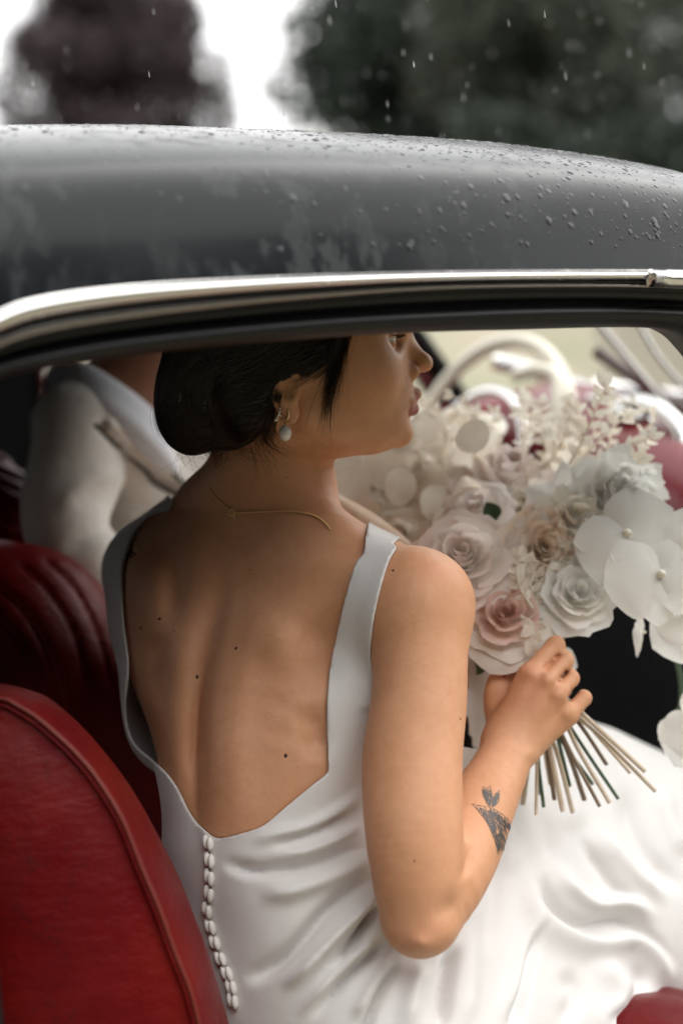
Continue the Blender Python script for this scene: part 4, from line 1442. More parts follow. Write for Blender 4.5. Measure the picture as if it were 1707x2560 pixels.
pore = N(m_skin, "ShaderNodeTexVoronoi", Scale=1400.0)
L(m_skin, v, pore.inputs["Vector"])
hgt = mixc(m_skin, .5, pore.outputs["Distance"], noise(m_skin, v, 900, 3))
L(m_skin, bump(m_skin, hgt, .40, .0007, bump(m_skin, noise(m_skin, v, 70, 4), .22, .003)), bs.inputs["Normal"])
L(m_skin, mrange(m_skin, noise(m_skin, v, 45, 4), .3, .7, .40, .54), bs.inputs["Roughness"])

BV, BF = mesh_sdf(body, BLO, BHI, .0026, 1)
BN, _ = sdf_grad(body, BV)
# what the dress covers lies a little deeper than the cloth
dd = dshell(BV)
gg = dress_g(BV, BN)
cov = np.clip((-gg - 3) / 12, 0, 1) * np.clip((.012 - dd) / .004, 0, 1) * (BV[:, 1] < .0)
BV = BV - BN * (cov * .016)[:, None]
bb = obj("body", BV, BF, m_skin, BRIDE, world=False)
lipd = np.full(len(BV), 1.0)
for i in range(5):
    lipd = np.minimum(lipd, sd_cone(upper[i], upper[i + 1], ur[i], ur[i + 1])(BV.astype(np.float32)))
lipd = np.minimum(lipd, low_f(BV.astype(np.float32)))
attr(bb, "lips", np.clip(1 - (lipd - .0004) / .0012, 0, 1) * .85)
x_, y_ = proj(BV)
fl = np.exp(-((x_ - 1330) / 60) ** 2 - ((y_ - 1720) / 60) ** 2) * .35 + np.exp(-((x_ - 1050) / 60) ** 2 - ((y_ - 2350) / 45) ** 2) * .35 + np.exp(-((x_ - 1090) / 60) ** 2 - ((y_ - 1430) / 40) ** 2) * .25 + np.exp(-((x_ - 920) / 45) ** 2 - ((y_ - 925) / 35) ** 2) * .3
attr(bb, "flush", np.clip(fl, 0, 1))

# eyes
m_eye = mat("eye_white", (.75, .73, .70), .12)
m_iris = mat("iris", (.03, .02, .012), .1)
m_lash = mat("lash", (.008, .006, .006), .5)
for s in (1, -1):
    c = H(957, 846, .0290 * s)
    fr = (unit([1, 0, .16]), np.array([0, 1.0, 0]), unit([-.16, 0, 1]))
    V, F = ellipsoid_vf(c, fr, (.0122, .0116, .0128), 12, 18)
    e = obj("eye", V, F, m_eye, bb, world=False)
    V, F = ellipsoid_vf(c + fr[0] * .0080, fr, (.0050, .0056, .0056), 9, 14)
    obj("iris", V, F, m_iris, bb, world=False)
    segs = []
    for k in range(26):
        t = k / 25
        th = (t - .5) * 2.2
        a = c + fr[0] * (.0136 * math.cos(th)) - fr[2] * (.0140 * math.sin(th) * s) + np.array([0, .0018, 0])
        b = a + unit(fr[0] * math.cos(th) - fr[2] * math.sin(th) * s + np.array([0, .15, 0])) * .0075
        segs.append(tube([a, (a + b) / 2 + [0, -.0010, 0], b], [.0005, .0003, .0001], 4))
    V, F = joinvf(segs)
    tag(obj("eyelashes", V, F, m_lash, bb, world=False), None, None, None, "stuff")

# moles
m_mole = mat("mole", (0.045, 0.018, 0.012), .5)
MOL = np.array(((352, 1570, 5), (399, 1547, 6), (590, 1620, 6), (493, 1692, 6.5), (714, 1889, 6.5), (982, 1426, 4.5), (625, 1424, 3), (436, 1578, 3), (1150, 1797, 3.2), (1036, 2152, 3.2), (716, 1193, 2.5)))
MP = hit(body, MOL[:, 0], MOL[:, 1], 1.05)
MN, _ = sdf_grad(body, MP)
for p, n, r in zip(MP, MN, MOL[:, 2]):
    fr = frame(n)
    V, F = ellipsoid_vf(p, fr, (r * 1.1 / FPX, r * 1.1 / FPX * .8, .0006), 5, 9)
    obj("mole", V, F, m_mole, bb, world=False)

# tattoo: bird's head with a sprig, drawn as ink strokes that follow the skin
m_ink = mat("tattoo_ink", (0.085, 0.085, 0.085), .5)
def T3(x, y): return (1050 + x * .419, 1450 + y * .419)
rg = np.random.default_rng(8)
strokes = []
def ink_poly(name, pts, n, wpx):
    pass
bird = np.array([T3(*p) for p in ((308, 1336), (350, 1350), (405, 1352), (440, 1368), (480, 1392), (515, 1420), (540, 1450), (535, 1500), (520, 1560), (500, 1620), (478, 1668), (462, 1640), (450, 1580), (430, 1520), (405, 1460), (370, 1410), (335, 1365))])
leafA = np.array([T3(*p) for p in ((372, 1232), (395, 1248), (415, 1228), (425, 1255), (428, 1300), (415, 1345), (398, 1335), (380, 1300), (368, 1262))])
leafB = np.array([T3(*p) for p in ((470, 1254), (472, 1290), (465, 1325), (440, 1352), (425, 1350), (425, 1310), (440, 1280))])
def strokes_in(poly, n, ang, ln, w):
    lo, hi = poly.min(0), poly.max(0)
    out = []
    while len(out) < n:
        x, y = rg.uniform(lo[0], hi[0]), rg.uniform(lo[1], hi[1])
        if poly_sd(np.array([x]), np.array([y]), poly)[0] > -1.0: continue
        a = math.radians(ang + rg.normal(0, 14)); l = ln * rg.uniform(.5, 1.2)
        x2, y2 = x + math.cos(a) * l, y + math.sin(a) * l
        if poly_sd(np.array([x2]), np.array([y2]), poly)[0] > 1.5: continue
        out.append((x, y, x2, y2, w * rg.uniform(.6, 1.2)))
    return out
ink = strokes_in(bird, 300, 68, 17, 1.6) + strokes_in(leafA, 75, 80, 12, 1.9) + strokes_in(leafB, 55, 115, 12, 1.9)
for poly, w in ((bird, 1.3), (leafA, 1.2), (leafB, 1.2)):
    for a, b in zip(poly, np.roll(poly, -1, 0)): ink.append((a[0], a[1], b[0], b[1], w))
for a, b in ((T3(410, 1350), T3(420, 1300)), (T3(432, 1352), T3(440, 1310)), (T3(340, 1345), T3(440, 1375)), (T3(352, 1362), T3(430, 1385))): ink.append((*a, *b, 2.6))
ink = np.array(ink)
d_ = ink[:, 2:4] - ink[:, 0:2]; nn = np.stack([-d_[:, 1], d_[:, 0]], 1); nn /= np.linalg.norm(nn, axis=1)[:, None] + 1e-9
q = np.stack([ink[:, 0:2] - nn * ink[:, 4:5] * .5, ink[:, 2:4] - nn * ink[:, 4:5] * .25, ink[:, 2:4] + nn * ink[:, 4:5] * .25, ink[:, 0:2] + nn * ink[:, 4:5] * .5], 1).reshape(-1, 2)
arm_only = SDF(); arm_only.ops = [o for o in body.ops]
P = hit(body, q[:, 0], q[:, 1], 1.05)
ok = (P[:, 2].reshape(-1, 4).max(1) - P[:, 2].reshape(-1, 4).min(1)) < .02
n_, _ = sdf_grad(body, P)
P = P + n_ * .00045
Fq = np.arange(len(P)).reshape(-1, 4)[ok & (P[:, 2].reshape(-1, 4).min(1) > 1.215)]
tt_ = obj("tattoo", P, Fq, m_ink, bb, world=False)
tag(tt_, "grey bird tattoo on the forearm", None, None, "stuff")

# ---- hair
m_hair = mat("hair", (0.018, 0.0095, 0.0065), 0.36)
bs = bsdf(m_hair)
bs.inputs["Specular IOR Level"].default_value = .35
v = coords(m_hair)
HV, HF = mesh_sdf(hair_sdf, (-.2, .0, 1.2), (.1, .3, 1.5), .0035)
hh = obj("hair", HV, HF, m_hair, BRIDE, world=False)
tag(hh, "dark brown hair in a low bun")
# strands combed back into the bun
NS, ST = 1500, 22
seed_px = np.column_stack([rng.uniform(395, 870, NS * 6), rng.uniform(780, 1135, NS * 6)])
sp_ = hit(hair_sdf, seed_px[:, 0], seed_px[:, 1], 1.15, 0, 1.6)
val = np.abs(hair_sdf(sp_)) < .002
sp_ = sp_[val][:NS]
bunc = H(482, 1015)
path = [sp_.copy()]
cur = sp_.copy()
ph = rng.uniform(-.35, .35, len(cur))
for k in range(ST):
    n, dd = sdf_grad(hair_sdf, cur)
    tob = bunc - cur
    dist = np.linalg.norm(tob, axis=1)[:, None]
    swirl = np.cross(n, np.array([0, 0, 1.0])) * -1
    w = np.clip((dist - .045) / .05, 0, 1)
    drn = tob / dist * w + swirl * (1 - w) + np.array([-.25, -.10, 0])
    drn = drn + ph[:, None] * np.cross(n, drn)
    drn = drn - n * (drn * n).sum(1)[:, None]
    drn /= np.linalg.norm(drn, axis=1)[:, None] + 1e-9
    cur = cur + drn * .0042
    n, dd = sdf_grad(hair_sdf, cur)
    cur = cur - n * (dd - .0006)[:, None]
    path.append(cur.copy())
path = np.array(path)
parts = []
for i in range(path.shape[1]):
    q_ = path[:, i] + rng.normal(0, .0003, 3)
    parts.append(tube(q_, np.linspace(.00045, .0002, ST + 1), 3, False))
V, F = joinvf(parts)
o = obj("hair_strands", V, np.array(F), m_hair, hh, world=False); tag(o, None, None, None, "stuff")
# loose wisps: pixel paths with lateral depth
wr = np.random.default_rng(12)
wpx, wcfg = [], []
def wisp(pts, n, spread, r=.00022, lift=.0012, fly=None):
    for k in range(n):
        o1, o2 = wr.normal(0, spread, 2); o3 = wr.normal(0, spread * 1.6, 2)
        q = [(x + o1 * (1 - i / (len(pts) - 1)) + o3[0] * i / (len(pts) - 1), y + (o2 * (1 - i / (len(pts) - 1)) + o3[1] * i / (len(pts) - 1)) * .7) for i, (x, y) in enumerate(pts)]
        m_ = wr.uniform(.55, 1.0)
        wpx.append(spline(q, 40)[np.linspace(0, 39 * m_, 14).astype(int)] + wr.normal(0, .3, (14, 2)).cumsum(0) * .6); wcfg.append((r, lift * wr.uniform(.3, 2.2), fly))
wisp([(842, 828), (834, 900), (819, 985), (806, 1085)], 80, 8, .00024)
wisp([(850, 828), (842, 900), (826, 970), (812, 1040)], 40, 9, .00022)
wisp([(872, 822), (860, 880), (842, 950), (828, 1010)], 40, 11, .0002)
wisp([(862, 830), (845, 900), (800, 945), (765, 965)], 24, 12, .0002)
wisp([(848, 835), (840, 930), (820, 1020), (812, 1105)], 30, 13)
wisp([(835, 850), (815, 910), (780, 950), (740, 956)], 26, 10)
wisp([(800, 900), (775, 935), (740, 960), (722, 948)], 16, 8)
wisp([(650, 1040), (668, 1090), (690, 1120), (750, 1150)], 34, 14)
wisp([(620, 1050), (640, 1110), (655, 1150), (662, 1175)], 30, 18)
wisp([(560, 1090), (600, 1125), (650, 1140)], 26, 14)
wisp([(500, 1110), (530, 1140), (560, 1137)], 16, 10)
wisp([(690, 985), (680, 1040), (668, 1090), (655, 1125)], 70, 10)
wisp([(560, 1120), (552, 1150), (556, 1180)], 16, 12, .00016)
wisp([(460, 1120), (478, 1150), (520, 1170)], 10, 14, .0002, .001, 1.34)
wisp([(402, 980), (388, 1040), (408, 1100), (460, 1145)], 20, 6, .0002, .001, 1.34)
wisp([(470, 1130), (440, 1190), (425, 1260)], 5, 26, .00014, .001, 1.34)
wisp([(440, 850), (425, 900), (400, 960)], 8, 8, .0002, .001, 1.34)
allp = np.vstack(wpx)
f_hh = lambda p: np.minimum(body(p), hair_sdf(p))
HP_ = hit(f_hh, allp[:, 0], allp[:, 1], 1.2, 0, 1.45)
wis = []
for k, (r, lift, fly) in enumerate(wcfg):
    q = HP_[k * 14:(k + 1) * 14].copy()
    if fly is not None:
        z = np.full(14, fly + wr.normal(0, .01))
    else:
        z = q[:, 2] - lift * (1 + np.linspace(0, 1, 14))
        z = np.convolve(np.pad(z, 2, mode='edge'), np.ones(5) / 5, 'valid')
    q = q * (z / q[:, 2])[:, None]
    wis.append(tube(q, np.linspace(r, r * .35, 14), 3, False))
V, F = joinvf(wis)
o = obj("loose_wisps", V, np.array(F), m_hair, hh, world=False); tag(o, None, None, None, "stuff")

# ---- dress
m_dress = mat("crepe", (0.71, 0.685, 0.67), .62, Sheen_Weight=.25)
v = coords(m_dress)
L(m_dress, bump(m_dress, noise(m_dress, v, 1500, 2), .18, .0006, bump(m_dress, noise(m_dress, v, 22, 4, .5), .16, .008)), bsdf(m_dress).inputs["Normal"])
dr = obj("dress", DV2, DT2, m_dress, BRIDE, world=False)
tag(dr, "backless white crepe wedding dress with covered buttons")
so = dr.modifiers.new("thickness", 'SOLIDIFY'); so.thickness = .0022; so.offset = -1
# rolled edge along the opening and the armhole
def edge_tube(C, name, x0, x1, off=.0022, r=.0016):
    H_ = hit(dshell, C[x0:x1, 0], C[x0:x1, 1], 1.05, -.0005)
    V, F = tube(to_world(H_), r, 6)
    return obj(name, V, F, m_dress, dr)

# covered buttons with their loops
BTN = [(524, 2107), (527, 2150), (527, 2192), (526, 2233), (522, 2274), (530, 2316), (541, 2355), (555, 2396), (571, 2432), (581, 2466), (585, 2500)]
m_button = mat("covered_button", (0.74, 0.70, 0.66), .5)
BP = hit(dshell, [b[0] for b in BTN], [b[1] for b in BTN], 1.05)
BNn, _ = sdf_grad(dshell, BP)
for k, (bx, by) in enumerate(BTN):
    nx, ny = BTN[min(k + 1, len(BTN) - 1)]; qx, qy = BTN[max(k - 1, 0)]
    t2 = unit([nx - qx, ny - qy]); perp = np.array([-t2[1], t2[0]])
    p, n = BP[k], BNn[k]
    fx = unit(np.array([perp[0], -perp[1], 0]) - n * (np.array([perp[0], -perp[1], 0]) @ n)); fy = np.cross(n, fx)
    parts = []
    for s in (-1, 1):
        parts.append(ellipsoid_vf(p + fx * (.0026 * s) + n * .0022 + fy * .0012 * s, (fx, fy, n), (.0029, .0066, .0032), 8, 12))
    V, F = joinvf(parts)
    obj("button", V, F, m_button, dr, world=False)
q = spline(BTN, 60)
H_ = hit(dshell, q[:, 0] - 2, q[:, 1], 1.05, .0003)
V, F = tube(to_world(H_), .0011, 6)
obj("button_loop", V, F, mat("loop_thread", (.30, .25, .22), .7), dr)

# ---- necklace and earring
m_gold = mat("gold", (0.95, 0.68, 0.32), .32, 1.0)
ch = spline([(522, 1218), (540, 1245), (575, 1275), (584, 1282), (640, 1280), (700, 1278), (750, 1281), (790, 1291), (815, 1310), (826, 1325)], 150)
H_ = hit(body, ch[:, 0], ch[:, 1], 1.1, .0012)
parts = []
for k in range(0, 149, 1):
    a, b = H_[k], H_[k + 1]
    t = unit(b - a); n = unit(-(a / np.linalg.norm(a))); s_ = np.cross(t, n)
    if k % 2: n, s_ = s_, n
    parts.append(ellipsoid_vf((a + b) / 2, (t, s_, n), (np.linalg.norm(b - a) * .64, .00115, .0006), 5, 6))
V, F = joinvf(parts)
nk = obj("necklace", V, np.array(F), m_gold, BRIDE, world=False)
tag(nk, "fine gold chain necklace")
c = hit(body, 580, 1281, 1.1, .0012)[0]
ang = np.linspace(0, 2 * np.pi, 20)
V, F = tube(c + .0030 * np.stack([np.cos(ang), np.sin(ang), 0 * ang], 1), .0008, 6, False)
obj("clasp", V, F, m_gold, nk, world=False)
V, F = tube([c + [.002, -.002, 0], c + [.0026, -.0045, 0], c + [.0024, -.0058, 0]], [.0006, .0011, .0008], 6)
obj("clasp_tag", V, F, m_gold, nk, world=False)
# earring with pearl drop
lob = H(716, 1036, .0735)
V, F = tube(lob + .0045 * np.stack([.45 * np.cos(ang), np.sin(ang), -.6 * np.cos(ang)], 1), .0009, 6, False)
er = obj("earring", V, F, m_gold, BRIDE, world=False)
tag(er, "gold hoop earring with a drop pearl")
for k in range(9):
    a = -1.2 + 2.4 * k / 8
    p = lob + .0045 * np.array([.45 * math.cos(a), math.sin(a), -.6 * math.cos(a)])
    V, F = ellipsoid_vf(p, np.eye(3), (.0012, .0012, .0012), 5, 7)
    obj("gold_bead", V, F, m_gold, er, world=False)
V, F = tube(H(712, 1056, .0765) + .0018 * np.stack([np.cos(ang), np.sin(ang) * 1.3, 0 * ang], 1), .0004, 6, False)
obj("jump_ring", V, F, m_gold, er, world=False)
m_pearl = mat("pearl", (0.80, 0.74, 0.70), .18, Coat_Weight=.6)
V, F = ellipsoid_vf(H(713, 1083, .0765), np.eye(3), (.0056, .0072, .0056), 16, 22)
obj("pearl", V, F, m_pearl, er, world=False)
# second stud: a small curved row of stones
V, F = tube(spline([H(699, 1022, .076), H(696, 1036, .077), H(691, 1050, .076)], 10), .0008, 6)
st = obj("ear_stud", V, F, m_gold, BRIDE, world=False)
m_stone = mat("stone", (.9, .85, .8), .05, IOR=2.0)
for (x, y, r) in ((700, 1022, 1.1), (699, 1030, 1.4), (697, 1037, 1.6), (694, 1044, 1.3), (690, 1050, 1.6), (702, 1040, 1.0)):
    V, F = ellipsoid_vf(H(x, y, .0775), np.eye(3), (r * .001,) * 3, 4, 6)
    obj("stone", V, F, m_stone, st, smooth=False, world=False)
# ------------------------------------------------------------------ the bouquet
BQ = thing("bridal_bouquet", "large loose bouquet of blush roses, white orchids and bleached leaves in the woman's hand", "bouquet", W(1345, 1720, 1.40))

def petal_mat(name, c1, c2, trans=.25):
    m = mat(name, c1, .6)
    nt = m.node_tree
    b = bsdf(m)
    v = coords(m)
    col = mixc(m, mrange(m, noise(m, v, 35, 4), .35, .65, 0, 1), c1, c2)
    L(m, col, b.inputs["Base Color"])
    L(m, bump(m, noise(m, coords(m, (1, 1, 1)), 140, 4), .2, .002), b.inputs["Normal"])
    b.inputs["Specular IOR Level"].default_value = .25
    tr = N(m, "ShaderNodeBsdfTranslucent")
    L(m, col, tr.inputs[0])
    mx = N(m, "ShaderNodeMixShader")
    mx.inputs[0].default_value = trans
    out = nt.nodes["Material Output"]
    L(m, b.outputs[0], mx.inputs[1]); L(m, tr.outputs[0], mx.inputs[2]); L(m, mx.outputs[0], out.inputs[0])
    return m
P_BLUSH = petal_mat("petal_blush", (0.93, 0.84, 0.79), (0.94, 0.89, 0.85), .4)
P_PEACH = petal_mat("petal_peach", (0.92, 0.76, 0.62), (0.93, 0.84, 0.74), .4)
P_DUSTY = petal_mat("petal_dusty", (0.78, 0.55, 0.48), (0.85, 0.67, 0.59), .35)
P_CREAM = petal_mat("petal_cream", (0.92, 0.85, 0.75), (0.93, 0.89, 0.82), .4)
P_WHITE = petal_mat("petal_white", (0.95, 0.94, 0.905), (0.96, 0.945, 0.915), .5)
P_TAUPE = petal_mat("petal_taupe", (0.80, 0.70, 0.66), (0.88, 0.81, 0.77), .4)
P_DRY = petal_mat("petal_dry", (0.80, 0.73, 0.63), (0.88, 0.83, 0.74), .45)
P_BEIGE = petal_mat("leaf_bleached", (0.88, 0.80, 0.68), (0.94, 0.90, 0.82), .5)
m_green = mat("leaf_green", (0.05, 0.10, 0.045), .5)
m_stemg = mat("stem_green", (0.06, 0.115, 0.06), .5)
m_stemc = mat("stem_cream", (0.62, 0.50, 0.38), .6)
m_stemb = mat("stem_brown", (0.22, 0.15, 0.10), .65)
for m_, c1, c2 in ((m_stemc, (0.55, 0.42, 0.30), (0.70, 0.60, 0.48)), (m_stemb, (0.16, 0.11, 0.08), (0.30, 0.22, 0.15)), (m_stemg, (0.04, 0.085, 0.05), (0.10, 0.15, 0.08))):
    L(m_, mixc(m_, noise(m_, coords(m_), 90, 4), c1, c2), bsdf(m_).inputs["Base Color"])

def petal(c, fr, phi, R, Hh, width, openn, curl, rg, nu=7, nv=8, ruf=.04, r0=.06):
    """one cupped petal: starts near the axis, rises, opens; curl rolls the lip outwards."""
    X, Y, A = fr
    V = []
    s1, s2 = rg.uniform(0, 6, 2)
    lean = rg.uniform(-.12, .12)
    for i in range(nu):
        u = -1 + 2 * i / (nu - 1)
        for j in range(nv):
            t = j / (nv - 1)
            lip = 1 - .10 * u * u - (.06 * abs(u) ** 3)
            tt = t * lip
            wd = width * (math.sin(min(tt * 1.25 + .12, 1) * math.pi / 2)) ** .8
            a = phi + u * wd + lean * tt
            rr = R * (r0 + (1 - r0) * (math.sin(tt * math.pi / 2) ** (1.3 - .5 * openn)) * (.75 + .25 * openn)) 
            zz = Hh * (tt ** (1.0 + .6 * openn)) * (1 - .55 * openn * tt)
            k = max(0, tt - .72) / .28
            rr += curl * R * k * k
            zz -= curl * R * .55 * k * k
            w = ruf * 1.25 * R * tt * math.sin(3.1 * u + s1 + 2 * tt) + ruf * .8 * R * tt * tt * math.sin(7 * u + s2) + ruf * .4 * R * tt ** 3 * math.sin(13 * u + s1 * 3)
            rr += w
            V.append(c + (math.cos(a) * X + math.sin(a) * Y) * rr + A * (zz + w * .6))
    return np.array(V), grid_faces(nu, nv)

def rose(name, px, py, d, r, axis, mats, layers, label=None, depth=.8, seed=1, ruf=.04):
    rg = np.random.default_rng(seed)
    R = r * d / FPX
    ax = to_world(np.array([axis]))[0] - to_world(np.zeros((1, 3)))[0]
    fr = frame(ax)
    c = W(px, py, d) - fr[2] * R * .35
    # heart: rolled bud
    parts = []
    for k in range(5):
        parts.append(petal(c, fr, rg.uniform(0, 6.28), R * (.14 + .05 * k), R * (1.0 - .02 * k) * depth, 1.5, .05, .02, rg, 7, 7, .02))
    V, F = joinvf(parts)
    o = obj(name, V, np.array(F), mats[0], BQ)
    if label: tag(o, label)
    phi = 0
    for k, (n, rad, hh, op, cu, wd) in enumerate(layers):
        for q in range(n):
            phi = q * 2 * math.pi / n + k * .7 + rg.uniform(-.15, .15)
            V, F = petal(c, fr, phi, R * rad * rg.uniform(.94, 1.06), R * hh * depth * rg.uniform(.92, 1.06), wd, op, cu * rg.uniform(.6, 1.3), rg, ruf=ruf)
            obj("petal", V, F, mats[min(len(mats) - 1, k * len(mats) // len(layers))], o)
    return o
FULL = [(3, .38, 1.02, .10, .05, .95), (4, .52, 1.00, .18, .08, .85), (5, .66, .95, .30, .12, .78), (5, .82, .85, .5, .16, .75), (6, .96, .66, .75, .18, .66)]
OPEN = [(3, .34, 1.05, .08, .05, .95), (4, .50, .98, .22, .14, .85), (5, .74, .82, .5, .22, .76), (5, .95, .60, .85, .24, .72), (5, 1.08, .40, 1.0, .22, .66)]
rose("rose", 1155, 1395, 1.415, 140, (-.18, .50, -.85), [P_BLUSH, P_BLUSH], FULL, "large pale blush garden rose", seed=2)
rose("rose", 1262, 1535, 1.395, 112, (-.05, .42, -.90), [P_DUSTY, P_DUSTY, P_CREAM, P_CREAM], OPEN, "dusty pink rose with cream outer petals", seed=5)
rose("rose", 1362, 1368, 1.424, 112, (.10, .15, -1), [P_PEACH, P_PEACH], FULL, "peach rose", seed=7, ruf=.09)
rose("peony", 1445, 1482, 1.404, 112, (.05, .35, -.93), [P_WHITE, P_WHITE], FULL, "white peony", seed=9, ruf=.06)
rose("rose", 1268, 1178, 1.560, 128, (.02, .80, -.55), [P_TAUPE, P_TAUPE], OPEN, "taupe rose", seed=11)
rose("carnation", 1530, 1220, 1.443, 104, (.2, .15, -1), [P_WHITE, P_WHITE], FULL, "big ruffled white carnation", seed=13, ruf=.12)
rose("rose", 1190, 1262, 1.500, 84, (-.2, .7, -.7), [P_BLUSH, P_BLUSH], OPEN, "small blush rose", seed=15)
rose("rose", 1090, 1150, 1.620, 100, (-.2, .8, -.6), [P_DRY, P_DRY], OPEN, "dried cream rose", seed=17)
rose("rose", 1010, 1255, 1.600, 96, (-.3, .6, -.7), [P_DRY, P_DRY], OPEN, None, seed=18)
rose("rose", 1310, 1270, 1.520, 90, (.1, .7, -.7), [P_CREAM, P_CREAM], FULL, "cream rose", seed=31, ruf=.08)
rose("rose", 1400, 1230, 1.509, 88, (.1, .7, -.7), [P_BLUSH, P_CREAM], FULL, None, seed=32, ruf=.08)
rose("rose", 930, 1200, 1.640, 84, (-.3, .6, -.7), [P_DRY, P_DRY], OPEN, None, seed=33)
rose("rose", 1150, 1060, 1.720, 90, (-.1, .8, -.6), [P_CREAM, P_CREAM], OPEN, None, seed=34)
rose("peony", 1600, 1330, 1.465, 100, (.2, .5, -.8), [P_WHITE, P_WHITE], FULL, None, seed=35, ruf=.06)
rose("rose", 1480, 1390, 1.429, 84, (.1, .2, -1), [P_WHITE, P_WHITE], OPEN, None, seed=41, ruf=.07)
rose("rose", 1300, 1400, 1.440, 78, (.1, .2, -1), [P_PEACH, P_CREAM], OPEN, None, seed=42, ruf=.09)
rose("rose", 1400, 1420, 1.419, 70, (.0, .2, -1), [P_CREAM, P_WHITE], OPEN, None, seed=43, ruf=.09)
rose("peony", 1590, 1250, 1.437, 84, (.3, .1, -1), [P_WHITE, P_WHITE], FULL, None, seed=44, ruf=.09)
rose("rose", 1000, 1340, 1.520, 78, (-.3, .5, -.8), [P_CREAM, P_CREAM], OPEN, None, seed=45)
rose("rose", 900, 1300, 1.560, 74, (-.3, .5, -.8), [P_CREAM, P_CREAM], OPEN, None, seed=46)
rose("rose", 1060, 1180, 1.580, 86, (-.2, .5, -.8), [P_CREAM, P_CREAM], OPEN, None, seed=47)
rose("rose", 1115, 1640, 1.450, 70, (-.3, -.5, -.8), [P_CREAM, P_CREAM], OPEN, None, seed=19)

def leaf_vf(p, d, n, ln, wd, nu=5, cup=.2, droop=.15, wob=0):
    d = unit(d); s = unit(np.cross(d, n)); n = np.cross(s, d)
    V = []
    for i in range(nu + 1):
        t = i / nu
        w = wd * (math.sin(math.pi * min(t ** .8 * .97 + .03, 1)) ** .75)
        for j in (-1, -.5, 0, .5, 1):
            V.append(p + d * ln * t + s * w * j + n * (cup * w * (abs(j) ** 1.6) - droop * ln * t * t + wob * ln * math.sin(5 * t + 2 * j)))
    return np.array(V), grid_faces(nu + 1, 5)

VIEW = np.array([0, CP, -SP])           # camera axis in world
VUP = np.array([0, SP, CP])
VR = np.array([1.0, 0, 0])
def vdir(x, y, z): return x * VR + y * VUP + z * VIEW

# fluffy chrysanthemum: many narrow petals
def mum(px, py, d, r, axis, m, n, seed, wr=.09, label=None):
    rg = np.random.default_rng(seed)
    R = r * d / FPX; ax = vdir(*axis); fr = frame(ax)
    c = W(px, py, d)
    parts = []
    for k in range(n):
        th = math.acos(1 - rg.uniform(0, 1.25)); ph = rg.uniform(0, 6.28)
        dr = math.sin(th) * (math.cos(ph) * fr[0] + math.sin(ph) * fr[1]) + math.cos(th) * fr[2]
        up = unit(fr[2] + .3 * dr + rg.normal(0, .2, 3))
        parts.append(leaf_vf(c + dr * R * .25, dr, np.cross(np.cross(dr, up), dr) + 1e-4, R * .75 * rg.uniform(.8, 1.1), R * wr, 4, .5, -.15))
    parts.append(ellipsoid_vf(c, fr, (R * .42, R * .42, R * .42), 8, 12))
    V, F = joinvf(parts)
    o = obj("chrysanthemum", V, np.array(F), m, BQ)
    tag(o, label, None, None, "stuff")
    return o
rose("carnation", 1432, 1290, 1.430, 104, (.1, .3, -.95), [P_CREAM, P_WHITE], OPEN, "ruffled cream carnation", seed=51, ruf=.13)
rose("carnation", 1600, 1215, 1.46, 70, (.3, .2, -.95), [P_WHITE, P_WHITE], FULL, None, seed=55, ruf=.12)

# phalaenopsis orchids
def orchid(px, py, d, r, axis, roll, seed):
    rg = np.random.default_rng(seed)
    R = r * d / FPX; fr = frame(vdir(*axis)); c = W(px, py, d)
    V, F = ellipsoid_vf(c + fr[2] * R * .10, fr, (R * .09, R * .08, R * .13), 7, 10)
    o = obj("orchid", V, F, mat("orchid_lip_%d" % seed, (.86, .84, .70), .5), BQ)
    tag(o, "white moth orchid bloom")
    for k, (a, ln, wd) in enumerate(((90, 1.0, .50), (210, 1.0, .48), (330, 1.0, .48), (12, 1.12, .80), (168, 1.12, .80))):
        a = math.radians(a + roll) + rg.uniform(-.08, .08)
        dr = math.cos(a) * fr[0] + math.sin(a) * fr[1] + fr[2] * .18
        V, F = leaf_vf(c + fr[2] * R * (.05 if k > 2 else 0), dr, fr[2], R * ln, R * wd, 9, -.30, .30, .035)
        obj("petal", V, F, P_WHITE, o)
orchid(1562, 1335, 1.405, 128, (.1, .25, -1), 60, 1)
orchid(1645, 1435, 1.390, 128, (.25, .1, -1), 20, 2)
orchid(1720, 1395, 1.401, 128, (.3, .2, -.9), 75, 3)
orchid(1500, 1290, 1.437, 104, (.2, .5, -.8), 0, 4)
orchid(1735, 1560, 1.409, 105, (-.2, 0, -1), 40, 5)
orchid(1600, 1580, 1.445, 62, (.9, 0, -.3), 40, 6)
orchid(1745, 1810, 1.428, 110, (-.4, 0, -.9), 70, 7)
orchid(1400, 1655, 1.439, 52, (.5, .1, -.8), 10, 8)
# orchid stem arching down
V, F = tube(spline([W(1420, 1450, 1.46), W(1560, 1440, 1.48), W(1630, 1520, 1.49), W(1690, 1650, 1.5), W(1700, 1760, 1.5), W(1660, 1830, 1.5)], 40), .0030, 8)
obj("orchid_stem", V, F, m_stemg, BQ)

